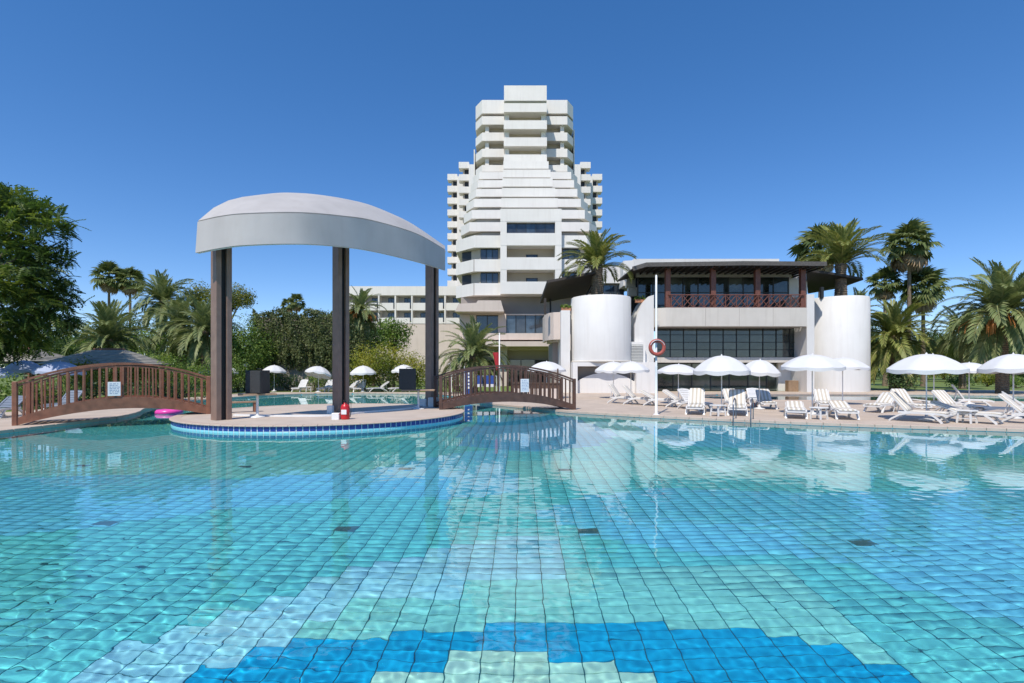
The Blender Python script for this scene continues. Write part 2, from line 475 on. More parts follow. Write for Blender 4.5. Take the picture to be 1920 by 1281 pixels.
# pool floor with its tiles
pool_floor = link('pool_floor', MB().quad((-23,-.5,FLOORZ-.012),(40,-.5,FLOORZ-.012),(40,46,FLOORZ-.012),(-23,46,FLOORZ-.012)).mesh('pool_floor', GROUT))
setp(pool_floor, kind='structure'); pool_floor.cycles.is_caustics_receiver = True
TX, TY, SK = .289, .145, .0187
C_TEAL, C_LIGHT, C_STRONG, C_PALE, C_GREEN = (.16,.76,.78), (.19,.75,1.0), (.006,.46,.82), (.50,.90,.76), (.27,.82,.77)
PG = {
 'strong': [(-2.75,3.5),(-2.52,4.03),(-2.41,4.24),(-2.26,4.44),(-1.98,4.59),(-1.76,4.69),(-.82,4.77),(-.81,4.87),(-.28,4.89),(-.25,5.02),(1.46,5.02),(1.47,4.86),(2.31,4.83),(2.31,4.71),(2.59,4.69),(2.57,4.57),(2.86,4.54),(2.77,4.3),(3.0,4.24),(3.15,4.09),(3.5,3.5)],
 'inner': [(-1.09,3.0),(-1.11,4.24),(-.54,4.25),(-.56,4.535),(.31,4.535),(.31,4.39),(.88,4.39),(.88,4.24),(1.16,4.24),(1.14,3.0)],
 'ray': [(-4.1,3.2),(-3.59,3.96),(-3.42,4.31),(-3.1,4.72),(-2.83,5.03),(-2.46,5.37),(-1.98,5.95),(-1.45,6.33),(-.44,7.05),(.75,7.24),(.61,5.86),(-.6,5.79),(-.69,5.33),(-1.47,5.42),(-1.87,4.99),(-1.92,4.72),(-1.98,4.59),(-2.26,4.44),(-2.52,4.03),(-2.75,3.5)],  # pale tile ray; its upper end also paints the tower reflection
 'blueR': [(2.35,6.46),(3.27,6.41),(3.97,6.05),(4.09,5.69),(4.3,5.36),(4.33,5.19),(4.57,4.77),(4.64,4.45),(5.3,3.2),(14,3.2),(16,8.2),(9.67,9.28),(8.09,9.24),(5.2,9.24),(2.7,9.61),(1.33,9.09),(.34,8.19),(1.17,7.04)],
 'blueL': [(-15.4,8.6),(-10.61,9.99),(-7.31,10.64),(-5.7,10.13),(-3.04,11.23),(-1.52,13.24),(0,14.08),(0,9.28),(-1.12,8.93),(-2.46,9.07),(-3.26,8.71),(-4.52,8.19),(-5.32,7.74),(-5.87,7.22),(-7.09,6.67),(-15.4,4.5)],
 'farblue': [(-1.5,14.5),(.5,13.5),(2.5,14.5),(3.5,17),(3.0,20.5),(2.5,23),(.5,25),(-1.2,21),(-1.8,18)],
 'farlight': [(4.5,14.5),(9,13.0),(16,12.4),(22,10.5),(22,12.9),(11,17),(7,19.5),(4.6,20.5)],
}
def inside(poly, x, y):
    """vectorised even-odd test"""
    c = np.zeros(x.shape, bool); n = len(poly)
    for i in range(n):
        (x0,y0),(x1,y1) = poly[i], poly[i-1]
        if y0 == y1: continue
        c ^= ((y0 > y) != (y1 > y)) & (x < (x1-x0)*(y-y0)/(y1-y0)+x0)
    return c
ii, jj = np.meshgrid(np.arange(-72, 104), np.arange(-27, 276), indexing='ij')
ty = 4.245 + TY*(jj+.5)
tx = .02 + TX*(ii+.5) + SK*(ty-4.29)
ok = inside(POOL, tx, ty) & (ty > 1.5)
tx, ty, ti, tj = tx[ok], ty[ok], ii[ok], jj[ok]
col = np.tile(np.array(C_TEAL), (len(tx), 1))
near = (ty < 6.2) & (np.abs(tx-.6) < 2.7); col[near] = C_GREEN
col[(ty > 10.3) & (ty < 12.2)] = C_GREEN
for key, c in (('blueL', C_LIGHT), ('blueR', C_LIGHT), ('ray', (.36,.84,1.0)), ('strong', C_STRONG), ('inner', C_PALE), ('farblue', (.12,.56,.84)), ('farlight', C_LIGHT)):
    col[inside(PG[key], tx, ty)] = c
rs = np.random.RandomState(4)
col *= (1 + rs.normal(0, .055, (len(tx), 1)))
col = np.clip(col, 0, 1)
# nearest tiles in the picture become single objects
zz = 1.9 + 1.2*.5
px = 960 + F*tx/ty; vis = (px > -20) & (px < 1940) & (ty > 3.95)
order = np.argsort(np.where(vis, np.hypot(tx, ty), 1e9))
single = order[:300]
rest = np.ones(len(tx), bool); rest[single] = False
hw, hh, g = TX/2-.0045, TY/2-.0045, .0032
tile_me = MB().bbox(-hw, hw, -hh, hh, -.012, 0, .004).mesh('tile', TILE_OBJ)
for k in single:
    o = link('tile', tile_me, pool_floor, (tx[k], ty[k], FLOORZ+rnd.uniform(-.0015,.0015)), (rnd.gauss(0,.004), rnd.gauss(0,.004), -SK))
    o.color = (*col[k], 1); o.cycles.is_caustics_receiver = True
tX, tY, tC = tx[rest], ty[rest], col[rest]
n = len(tX)
base = np.array([(-hw,-hh,0),(hw,-hh,0),(hw,hh,0),(-hw,hh,0),(-hw-g,-hh-g,-.012),(hw+g,-hh-g,-.012),(hw+g,hh+g,-.012),(-hw-g,hh+g,-.012)])
fc = np.array([(0,1,2,3),(4,5,1,0),(5,6,2,1),(6,7,3,2),(7,4,0,3)])
V = base[None] + np.stack([tX, tY, np.full(n, FLOORZ) + rs.normal(0,.0012,n)], 1)[:, None]
Fq = (fc[None] + 8*np.arange(n)[:, None, None]).reshape(-1, 4)
tcol = np.repeat(np.concatenate([tC, np.ones((n,1))], 1)[:, None, :], 5, axis=1)
tcol[:, 1:, :3] = (.03,.17,.21)                    # the flanks of a tile are covered by grout
tcol = tcol.reshape(-1, 4)
o = link('tile_field', fast_mesh('tile_field', V.reshape(-1,3), Fq, TILE_ATT, col=tcol), pool_floor)
setp(o, kind='stuff'); o.cycles.is_caustics_receiver = True

# drain grilles set into the floor
dm = MB()
dm.bbox(-.15,.15,-.10,.10,-.01,.008,.004)
drain_me = dm.mesh('frame', DRAIN)
slat_me = MB().box(-.135,.135,-.006,.006,.006,.016).mesh('slat', DRAIN)
names = {0:'right of the middle, below the tower reflection', 1:'farthest right', 2:'left of the middle', 3:'near the left edge of the picture'}
for k, (x, y) in enumerate([(1.09,7.32),(4.61,6.72),(-2.39,7.37),(-5.9,7.43),(-9.55,11.38),(-5.95,11.42),(-2.36,11.31),(1.17,11.21),(5.3,10.9)]):
    lab = ['dark floor drain right of the middle of the pool, nearer row', 'dark floor drain farthest right in the pool, nearer row', 'dark floor drain left of the middle of the pool, nearer row',
           'dark floor drain near the left edge of the photo, nearer row', 'dark floor drain far left in the pool, row nearer the island', 'dark floor drain below the left canopy post, row nearer the island',
           'dark floor drain below the middle canopy post, row nearer the island', 'dark floor drain in line with the right bridge end, row nearer the island', 'dark floor drain below the drum reflections, row nearer the bank'][k]
    e = empty('floor_drain', (x, y, FLOORZ+.004), -SK, label=lab, cat='drain', group='drains in the pool floor')
    fo = link('frame', drain_me, e); fo.cycles.is_caustics_receiver = True
    for s in range(7): link('slat', slat_me, e, (0, -.075+.025*s, 0)).cycles.is_caustics_receiver = True

# water surface with small real waves
def water_sheet():
    ys = [0.1, .7, 1.3, 1.8, 2.2]
    while ys[-1] < 44.5: ys.append(ys[-1] + max(.012, .0050*(ys[-1]-.2)))
    ys = np.array(ys)
    us = np.concatenate([[-16,-6,-3,-2,-1.5], np.linspace(-1.13, 1.13, 860), [1.5,2,3,6,16]])
    Y, U = np.meshgrid(ys, us, indexing='ij')
    X = np.clip(U*Y, -21.5, 30)
    Z = np.zeros_like(X)
    rw = random.Random(11)
    res = np.maximum(np.gradient(ys)[:, None], (2.26/860)*Y)*np.ones_like(X)
    mod = .75 + .25*np.sin(.55*X+.9*np.sin(.4*Y))*np.cos(.47*Y+.6)
    for k in range(150):
        wlen = .05*(6.5**rw.random())                   # .05 .. .33 m
        a = rw.gauss(1.45, .8); ph = rw.uniform(0, 6.283); kk = 6.283/wlen
        amp = .0026*(wlen/.12)**-.25/kk
        fade = np.clip((wlen/res-3.0)/2.5, 0, 1)
        Z += amp*fade*mod*np.sin(kk*(X*math.cos(a)+Y*math.sin(a))+ph + .5*np.sin(.9*X+.7*Y+k))
    for k in range(16):                                 # a few slow swells
        wlen = rw.uniform(.45, 1.8); a = rw.gauss(1.5, .9); ph = rw.uniform(0, 6.283); kk = 6.283/wlen
        Z += .0010/kk*np.clip((wlen/res-4)/4, 0, 1)*np.sin(kk*(X*math.cos(a)+Y*math.sin(a))+ph)
    Z *= np.clip(1.15 - Y/40, .45, 1)
    ny, nx = X.shape
    V = np.stack([X.ravel(), Y.ravel(), Z.ravel()+WZ], 1)
    i = np.arange(ny*nx).reshape(ny, nx)
    Fc = np.stack([i[:-1,:-1], i[:-1,1:], i[1:,1:], i[1:,:-1]], -1)
    w0 = np.abs(X[:-1,1:]-X[:-1,:-1]) + np.abs(X[1:,1:]-X[1:,:-1])
    Fc = Fc[w0 > 1e-5].reshape(-1, 4)
    o = link('water', fast_mesh('water', V, Fc, WATER, smooth=True))
    o.cycles.is_caustics_caster = True
    return setp(o, kind='structure')
water_sheet()
gx, gy = np.meshgrid(np.linspace(11,41,180), np.linspace(29.5,42.5,120))
gz = WZ + .004*np.sin(gx*6+np.sin(gy*5)) * np.sin(gy*7+np.cos(gx*3))*.5
i = np.arange(gx.size).reshape(gx.shape)
o = link('water', fast_mesh('water', np.stack([gx.ravel(),gy.ravel(),gz.ravel()],1), np.stack([i[:-1,:-1].ravel(),i[:-1,1:].ravel(),i[1:,1:].ravel(),i[1:,:-1].ravel()],1), WATER, smooth=True))
o.cycles.is_caustics_caster = True; setp(o, kind='structure')

# ------------------------------------------------------------------ island
IC, IR, IZ = Vector((-7.5, 21.1)), 5.5, 0.15
island = empty('island', (IC.x, IC.y, 0), kind='structure')
m = MB(); m.lathe([(0.01,IZ-.004),(IR-.30,IZ-.004)], 96); m.build('paving', ISLANDM, island)
m = MB(); m.lathe([(IR-.047,IZ-.02),(IR-.047,FLOORZ)], 120); o = m.build('core_wall', WHITEGROUT, island); o.cycles.is_caustics_receiver = True
nst = 80
a = 2*math.pi/nst
m = MB()
pr = []
for k in range(5):
    t = -a/2*.97 + a*.97*k/4
    pr.append(t)
vs = []
for t in pr:
    for r, z in ((IR-.34,IZ-.05),(IR-.34,IZ+.004),(IR-.02,IZ+.004),(IR+.012,IZ-.008),(IR+.012,IZ-.032),(IR-.05,IZ-.04)):
        vs.append((r*math.cos(t), r*math.sin(t), z))
fs = [tuple(range(6)), tuple(range(29,23,-1))]
for k in range(4):
    for q in range(6): fs.append((6*k+q, 6*k+6+q, 6*k+6+(q+1)%6, 6*k+(q+1)%6))
rim_me = m.add(vs, fs).mesh('coping_stone', COPING)
for k in range(nst): link('coping_stone', rim_me, island, (0,0,0), (0,0,a*k))
# tile rows round the rim: one cobalt, paler rows under it, visible half as single tiles
def rim_row(nm, me_mat, z0, z1, cnt, half=True):
    da = 2*math.pi/cnt; w = IR*da
    me = MB().bbox(0, .03, -w/2+.013, w/2-.013, 0, z1-z0, .006)
    me = me.mesh(nm, me_mat)
    for k in range(cnt):
        ang = da*k
        d = Vector((math.cos(ang), math.sin(ang)))
        if half and d.dot(Vector((.33,-.94))) < -.2: continue
        o = link(nm, me, island, (d.x*(IR-.07), d.y*(IR-.07), z0), (0,0,ang)); o.cycles.is_caustics_receiver = True
rim_row('blue_tile', BLUETILE, -.035, .112, 176)
for r in range(3):
    rim_row('pale_tile', PALETILE, -.205-.17*r, -.045-.17*r, 176)
m = MB(); m.lathe([(IR-.035,-.55),(IR-.035,FLOORZ)], 120); o = m.build('lower_wall', POOLWALL, island); o.cycles.is_caustics_receiver = True
# low white kerb on the island floor
pts = [Vector((-10.4,19.1)), Vector((-8.4,18.75)), Vector((-6.6,19.0)), Vector((-5.75,20.6)), Vector((-4.45,22.5)), Vector((-4.3,24.2))]
path = []
for i in range(len(pts)-1):
    p0, p1, p2, p3 = pts[max(i-1,0)], pts[i], pts[i+1], pts[min(i+2,len(pts)-1)]
    for k in range(8):
        t = k/8
        path.append(.5*((2*p1)+(p2-p0)*t+(2*p0-5*p1+4*p2-p3)*t*t+(3*p1-p0-3*p2+p3)*t**3))
path.append(pts[-1])
m = MB(); m.wall([(p.x-IC.x,p.y-IC.y) for p in path], IZ-.003, IZ+.06, .14); m.build('kerb', METALW, island)

# ------------------------------------------------------------------ canopy on three posts
def spline(P, n):
    out = []
    P = [Vector(p) for p in P]
    L = len(P)-1
    for k in range(n):
        u = k/(n-1)*L; i = min(int(u), L-1); t = u-i
        p0, p1, p2, p3 = P[max(i-1,0)], P[i], P[i+1], P[min(i+2,L)]
        out.append(.5*((2*p1)+(p2-p0)*t+(2*p0-5*p1+4*p2-p3)*t*t+(3*p1-p0-3*p2+p3)*t**3))
    return out
canopy = empty('shade_canopy', (-7.0, 20.8, IZ), label='curved light grey canopy shell on three tall brown posts on the pool island', cat='canopy')
FV = [at(369,475,16.9), at(415,466,16.5), at(463,460.5,16.4), at(560,458,17.0), at(640,463,18.2), at(700,472,19.5), at(780,491,21.6), at(833,507,23.8)]
KV = [at(455,372,18.2), at(520,364.5,18.98), at(560,364.5,19.6), at(600,368,20.16), at(650,376,21.1), at(700,389,22.1), at(760,417,23.7), at(833,468,25.9)]
TV = [at(373,417,17.0), at(415,408,16.6), at(463,403,16.5), at(560,401,17.1), at(640,407,18.3), at(700,416,19.6), at(780,440,21.7), at(833,469.5,23.9)]
NS = 49
fb, ft, kr = spline(FV, NS), spline(TV, NS), spline(KV, NS)
def shell(rowsets, th, name, mat, parent):
    """surface through rows of points, given thickness th"""
    nr, nc = len(rowsets), len(rowsets[0])
    P = np.array([[tuple(v) for v in r] for r in rowsets])
    du = np.gradient(P, axis=1); dv = np.gradient(P, axis=0)
    N = np.cross(du, dv); N /= np.linalg.norm(N, axis=2, keepdims=True)
    Q = P + N*th
    m = MB()
    vs = [tuple(p) for p in P.reshape(-1,3)] + [tuple(p) for p in Q.reshape(-1,3)]
    o = nr*nc; fs = []
    for r in range(nr-1):
        for c in range(nc-1):
            a0, b0, c0, d0 = r*nc+c, r*nc+c+1, (r+1)*nc+c+1, (r+1)*nc+c
            fs += [(a0,b0,c0,d0), (o+d0,o+c0,o+b0,o+a0)]
    for c in range(nc-1):
        fs += [(c, o+c, o+c+1, c+1), ((nr-1)*nc+c, (nr-1)*nc+c+1, o+(nr-1)*nc+c+1, o+(nr-1)*nc+c)]
    for r in range(nr-1):
        fs += [(r*nc, (r+1)*nc, o+(r+1)*nc, o+r*nc), (r*nc+nc-1, o+r*nc+nc-1, o+(r+1)*nc+nc-1, (r+1)*nc+nc-1)]
    m.add(vs, fs, True)
    ob = m.build(name, mat, parent, world=True)
    md = ob.modifiers.new('edges', 'EDGE_SPLIT'); md.split_angle = R(40)
    return ob
shell([fb, [a_*.5+b_*.5 for a_, b_ in zip(fb, ft)], ft], .05, 'valance', CANVAS, canopy)
mid1 = [a_*.66+b_*.34+Vector((0,0,.16)) for a_, b_ in zip(ft, kr)]
mid2 = [a_*.33+b_*.67+Vector((0,0,.14)) for a_, b_ in zip(ft, kr)]
shell([[p+Vector((0,.012,.012)) for p in ft], mid1, mid2, kr], .05, 'roof_shell', CANVAS, canopy)
MB().tube([p+Vector((.02,.05,-.09)) for p in kr], .07, 8).build('ridge_beam', METALW, canopy, world=True)
MB().tube([p+Vector((0,.09,.03)) for p in fb], .03, 6).build('hem_tube', METALW, canopy, world=True)
for k in range(6, NS-1, 7):
    MB().tube([ft[k]+Vector((0,.12,-.06)), mid1[k]+Vector((0,.05,-.1)), mid2[k]+Vector((0,.05,-.1)), kr[k]+Vector((0,.05,-.12))], .035, 6).build('rib', METALW, canopy, world=True)
POSTS = [(-10.0,17.62), (-6.95,20.8), (-3.92,25.1)]
for (x, y), ztop in zip(POSTS, (6.75, 8.4, 7.6)):
    rz = math.atan2(-.6, .8) + math.pi/2          # slot faces across the line of the posts
    o = []
    MB().bbox(-.26,-.085,-.21,.21,.0,ztop-IZ,.012).build('post_board', POSTWOOD, canopy)
    o.append(canopy.children[-1])
    for ob in [c for c in canopy.children if c.name.startswith('post_board')][-1:]:
        ob.location = (x-canopy.location.x, y-canopy.location.y, 0); ob.rotation_euler = (0,0,rz)
        b2 = ob.copy(); COL.objects.link(b2); b2.parent = canopy; b2.rotation_euler = (0,0,rz+math.pi)
        core = MB().bbox(-.085,.085,-.10,.10,0,ztop-IZ-.02,.005).build('post_core', POSTCORE, canopy)
        core.location = ob.location; core.rotation_euler = (0,0,rz)
for dx, dy, s in ((.55,-.35,.17),(.15,-.75,.2),(-.35,-.55,.16)):
    MB().bbox(-s,s,-s,s,-.004,s*2.1,.02).build('footing_block', METALW, canopy).location = (-3.92+dx-canopy.location.x, 25.1+dy-canopy.location.y, 0)
MB().bbox(-.11,.11,-.11,.11,-.004,.3,.02).build('footing_block', METALW, canopy).location = (-7.2-canopy.location.x, 20.3-canopy.location.y, 0)

# ------------------------------------------------------------------ footbridges
def bridge(A, B, za, zb, width, mat, label, nb, crown, sign_t, zs=1.0):
    A, B = Vector(A), Vector(B)
    d = B-A; L = d.length
    e = empty('arched_footbridge', (A.x, A.y, 0), math.atan2(d.y, d.x), label=label, cat='footbridge', group='arched footbridges to the island')
    def base(t): return za+(zb-za)*t
    def arc(t): return 1-(2*t-1)**2
    top = lambda t: base(t)+.23+(crown-.23)*arc(t)
    bot = lambda t: base(t)-.012+(crown-.40)*arc(t)**1.0
    rail = lambda t: base(t)+1.40+(crown+.27-.45+.0)*arc(t) + .0
    N = 24
    for y in (0, width):
        yy = y-.05 if y == 0 else y-.05
        m = MB(); vs = []; fs = []
        for k in range(N+1):
            t = k/N; x = t*L
            vs += [(x,yy,bot(t)),(x,yy,top(t)),(x,yy+.10,top(t)),(x,yy+.10,bot(t))]
        fs = [(0,1,2,3),(4*N+3,4*N+2,4*N+1,4*N)]
        for k in range(N):
            for q in range(4): fs.append((4*k+q,4*k+4+q,4*k+4+(q+1)%4,4*k+(q+1)%4))
        m.add(vs, fs).build('side_beam', mat, e)
        MB().bar([(k/N*L, y, rail(k/N)) for k in range(N+1)], .11, .07).build('handrail', mat, e)
        MB().bar([(k/N*L, y, rail(k/N)-.10) for k in range(N+1)], .05, .05).build('under_rail', mat, e)
        for t, hgt in ((0,.13),(1,.13)):
            x = t*L
            MB().bbox(x-.07,x+.07,y-.075,y+.075,base(t)-.012,rail(t)+hgt-.06,.02).build('end_post', mat, e)
        me = MB().bbox(-.028,.028,-.028,.028,0,1.0,.006).mesh('baluster', mat)
        for k in range(1, nb):
            t = k/nb; w = 1.35 if k % 6 == 0 else 1.0
            b = link('baluster', me, e, (t*L+rnd.gauss(0,.006), y, top(t)-.03), (0,rnd.gauss(0,.006),0), (w, w, rail(t)-top(t)-.08))
    npl = int(L/.16)
    me = MB().bbox(-.068,.068,.055,width-.055,-.045,0,.006).mesh('deck_plank', mat)
    for k in range(npl):
        t = (k+.5)/npl
        sl = math.atan2((top(t+.01)-top(t-.01)), .02*L)
        link('deck_plank', me, e, (t*L, 0, top(t)-.06+rnd.gauss(0,.003)), (0,-sl,0))
    return e, L, top
bl, L1, top1 = bridge((-16.6,17.1), (-11.85,20.0), 0, .15, 1.6, BRIDGEWOOD, 'red brown wooden arched footbridge left of the canopy, from the left bank to the island', 25, .80, .5)
br, L2, top2 = bridge((-3.1,22.3), (2.95,24.3), .15, 0, 1.5, BRIDGEDARK, 'dark brown wooden arched footbridge right of the canopy, ending in front of the white drum', 29, .77, .5)
def notice(parent_bridge, L, top, t, w, h, label):
    e = empty('notice_board', (0,0,0), 0, label=label, cat='notice', group='white notices on the bridges')
    e.parent = None
    M_ = Matrix.Translation(parent_bridge.location) @ Matrix.Rotation(parent_bridge.rotation_euler.z, 4, 'Z')
    p = M_ @ Vector((t*L, -.075, top(t)+.06))
    e.location = p; e.rotation_euler = (0,0,parent_bridge.rotation_euler.z)
    MB().bbox(-w/2,w/2,-.012,.012,0,h,.004).build('board', BOARD, e)
    rr = random.Random(5)
    for k in range(7):
        z = h*.86-k*h*.115
        x = -w*.36
        while x < w*.30:
            q = rr.uniform(.03,.085)
            MB().box(x, x+q, -.0155, -.013, z-.011, z+.008+rr.uniform(0,.008)).build('print_mark', INK, e)
            x += q+rr.uniform(.015,.04)
    return e
notice(bl, L1, top1, .475, .37, .50, 'white notice with small blue print on the left bridge railing')
notice(br, L2, top2, .605, .40, .60, 'white notice with small blue print on the right bridge railing')

# ------------------------------------------------------------------ small things on the island and the water
def speaker_table(loc, rz, tl, lab_t, lab_s, sw, sh, sx, off=0.0):
    e = empty('wooden_table', (*loc, IZ), rz, label=lab_t, cat='table', group='small tables on the island')
    MB().bbox(-tl/2,tl/2,-.32,.32,.80,.86,.015).build('table_top', TABLEWOOD, e)
    MB().lathe([(.26,0),(.25,.03),(.06,.06),(.045,.1),(.045,.80)], 16).build('pedestal', METALW, e)
    s = empty('loudspeaker', (loc[0]+sx*math.cos(rz), loc[1]+sx*math.sin(rz), IZ+.86), rz+off, label=lab_s, cat='loudspeaker', group='loudspeakers on the island tables')
    m = MB(); b = [(-sw/2,-.28),(sw/2,-.28),(sw/2*.72,.28),(-sw/2*.72,.28)]
    m.prism(b, 0, sh); m.build('cabinet', BLACK, s)
    MB().bbox(-sw/2+.03,sw/2-.03,-.305,-.28,.03,sh-.03,.012).build('grille', M('black_grille%g' % sx, (.04,.042,.045), .7, .3, 60), s)
    MB().tube([(-.1,0,sh+.0),(-.1,0,sh+.05),(.1,0,sh+.05),(.1,0,sh)], .015, 6).build('handle', FRAMEBLK, s)
speaker_table((-9.25,18.6), .5, 1.25, 'small pale wood table under the loudspeaker beside the left canopy post', 'black loudspeaker on the table beside the left canopy post', .66, .84, .05, -.75)
speaker_table((-4.15,22.7), .1, 1.45, 'pale wood table with white pedestal at the right canopy post', 'black loudspeaker on the table at the right canopy post', .74, .92, -.42, -.1)
e = empty('bench', (-11.0,20.9,IZ), .6, label='brown wooden bench end behind the left canopy post', cat='bench')
MB().bbox(-.55,.55,-.2,.2,.38,.44,.01).build('seat', TABLEWOOD, e)
for x in (-.45,.45): MB().bbox(x-.05,x+.05,-.18,.18,0,.38,.01).build('leg', BRIDGEWOOD, e)
fe = empty('fire_extinguisher', (-5.78,17.75,IZ), 0, label='red fire extinguisher standing by the middle canopy post', cat='extinguisher')
MB().lathe([(.0,0),(.14,0),(.15,.03),(.15,.42),(.12,.50),(.05,.54),(.05,.58)], 20).build('cylinder', RED, fe)
MB().lathe([(.045,.58),(.05,.62),(.0,.64)], 10).build('valve', FRAMEBLK, fe)
MB().bar([(0,-.02,.63),(0,-.16,.66)], .03, .02).build('lever', FRAMEBLK, fe)
MB().tube([(.04,0,.62),(.2,0,.56),(.2,0,.3),(.17,0,.08)], .014, 6).build('hose', FRAMEBLK, fe)
MB().bbox(-.09,.09,-.158,-.152,.18,.34,.002).build('label_plate', BOARD, fe)
o = MB().bbox(-.13,.13,-.12,.12,-.003,.22,.015).build('kerb_block', METALW); o.location = (-6.08,17.72,IZ); setp(o, 'small white block left of the red fire extinguisher', 'block')
# pink swim ring
m = MB()
N1, N2 = 28, 12
vs = [((.42+.13*math.cos(b_))*math.cos(a_), (.42+.13*math.cos(b_))*math.sin(a_), .13*math.sin(b_)) for a_ in np.linspace(0,2*math.pi,N1,endpoint=False) for b_ in np.linspace(0,2*math.pi,N2,endpoint=False)]
fs = [(i*N2+j, ((i+1)%N1)*N2+j, ((i+1)%N1)*N2+(j+1)%N2, i*N2+(j+1)%N2) for i in range(N1) for j in range(N2)]
o = m.add(vs, fs, True).build('swim_ring', PINK); o.location = (-15.6,23.3,WZ+.06); setp(o, 'pink swim ring floating under the left footbridge', 'swim ring')

# lifebuoy on its pole, flag pole, pool ladder
e = empty('lifebuoy_pole', (6.0,21.3,0), 0, label='tall slim white pole on the right bank carrying the lifebuoy', cat='pole')
MB().lathe([(.13,0),(.13,.03),(.055,.06),(.05,2.0),(.05,2.02),(.042,2.04),(.04,5.8),(.0,5.84)], 14).build('shaft', METALW, e)
MB().bbox(-.05,.05,-.09,-.04,3.05,3.15,.01).build('hook', STEEL, e)
lb = empty('lifebuoy', (6.0,21.17,2.80), 0, label='round faded red lifebuoy hanging on the slim white pole', cat='lifebuoy')
m = MB(); N1, N2 = 32, 12
vs = [((.285+.075*math.cos(b_))*math.cos(a_), .06*math.sin(b_), (.285+.075*math.cos(b_))*math.sin(a_)) for a_ in np.linspace(0,2*math.pi,N1,endpoint=False) for b_ in np.linspace(0,2*math.pi,N2,endpoint=False)]
fs = [(i*N2+j, ((i+1)%N1)*N2+j, ((i+1)%N1)*N2+(j+1)%N2, i*N2+(j+1)%N2) for i in range(N1) for j in range(N2)]
m.add(vs, fs, True).build('ring', LIFERED, lb)
MB().tube([(.30*math.cos(t),-.07,.30*math.sin(t)) for t in np.linspace(.3,2.84,12)], .012, 5).build('rope', METALW, lb)
e = empty('flag_pole', (-.75,30.6,0), 0, label='white flag pole with hanging red flag behind the right footbridge', cat='flag pole')
MB().lathe([(.12,0),(.12,.05),(.045,.08),(.035,4.1),(0,4.13)], 12).build('shaft', METALW, e)
gx, gz = np.meshgrid(np.linspace(0,1,9), np.linspace(0,1,9))
fx = -.04-gx*.36*(.4+.6*gz); fy = .05*np.sin(gx*9+gz*2); fz = 2.1+gz*.85-gx*.25*(1-gz)
i = np.arange(81).reshape(9,9)
link('flag', fast_mesh('flag', np.stack([fx.ravel(),fy.ravel(),fz.ravel()],1), np.stack([i[:-1,:-1].ravel(),i[:-1,1:].ravel(),i[1:,1:].ravel(),i[1:,:-1].ravel()],1), M('red_flag_cloth', (.45,.03,.04), .8, .1, 5), smooth=True), e)
e = empty('pool_ladder', (8.55,19.0,0), math.atan2(-1.65,2.5), label='steel pool ladder rails at the right bank between the loungers', cat='pool ladder')
for x in (-.3,.3):
    MB().tube([(x,.45,0),(x,.45,.55),(x,.38,.72),(x,.2,.80),(x,.0,.72),(x,-.1,.5),(x,-.12,-.2),(x,-.12,-.95)], .026, 8).build('rail', STEEL, e)
for z in (-.3,-.55,-.8): MB().bbox(-.3,.3,-.16,-.08,z,z+.03,.005).build('step', STEEL, e)

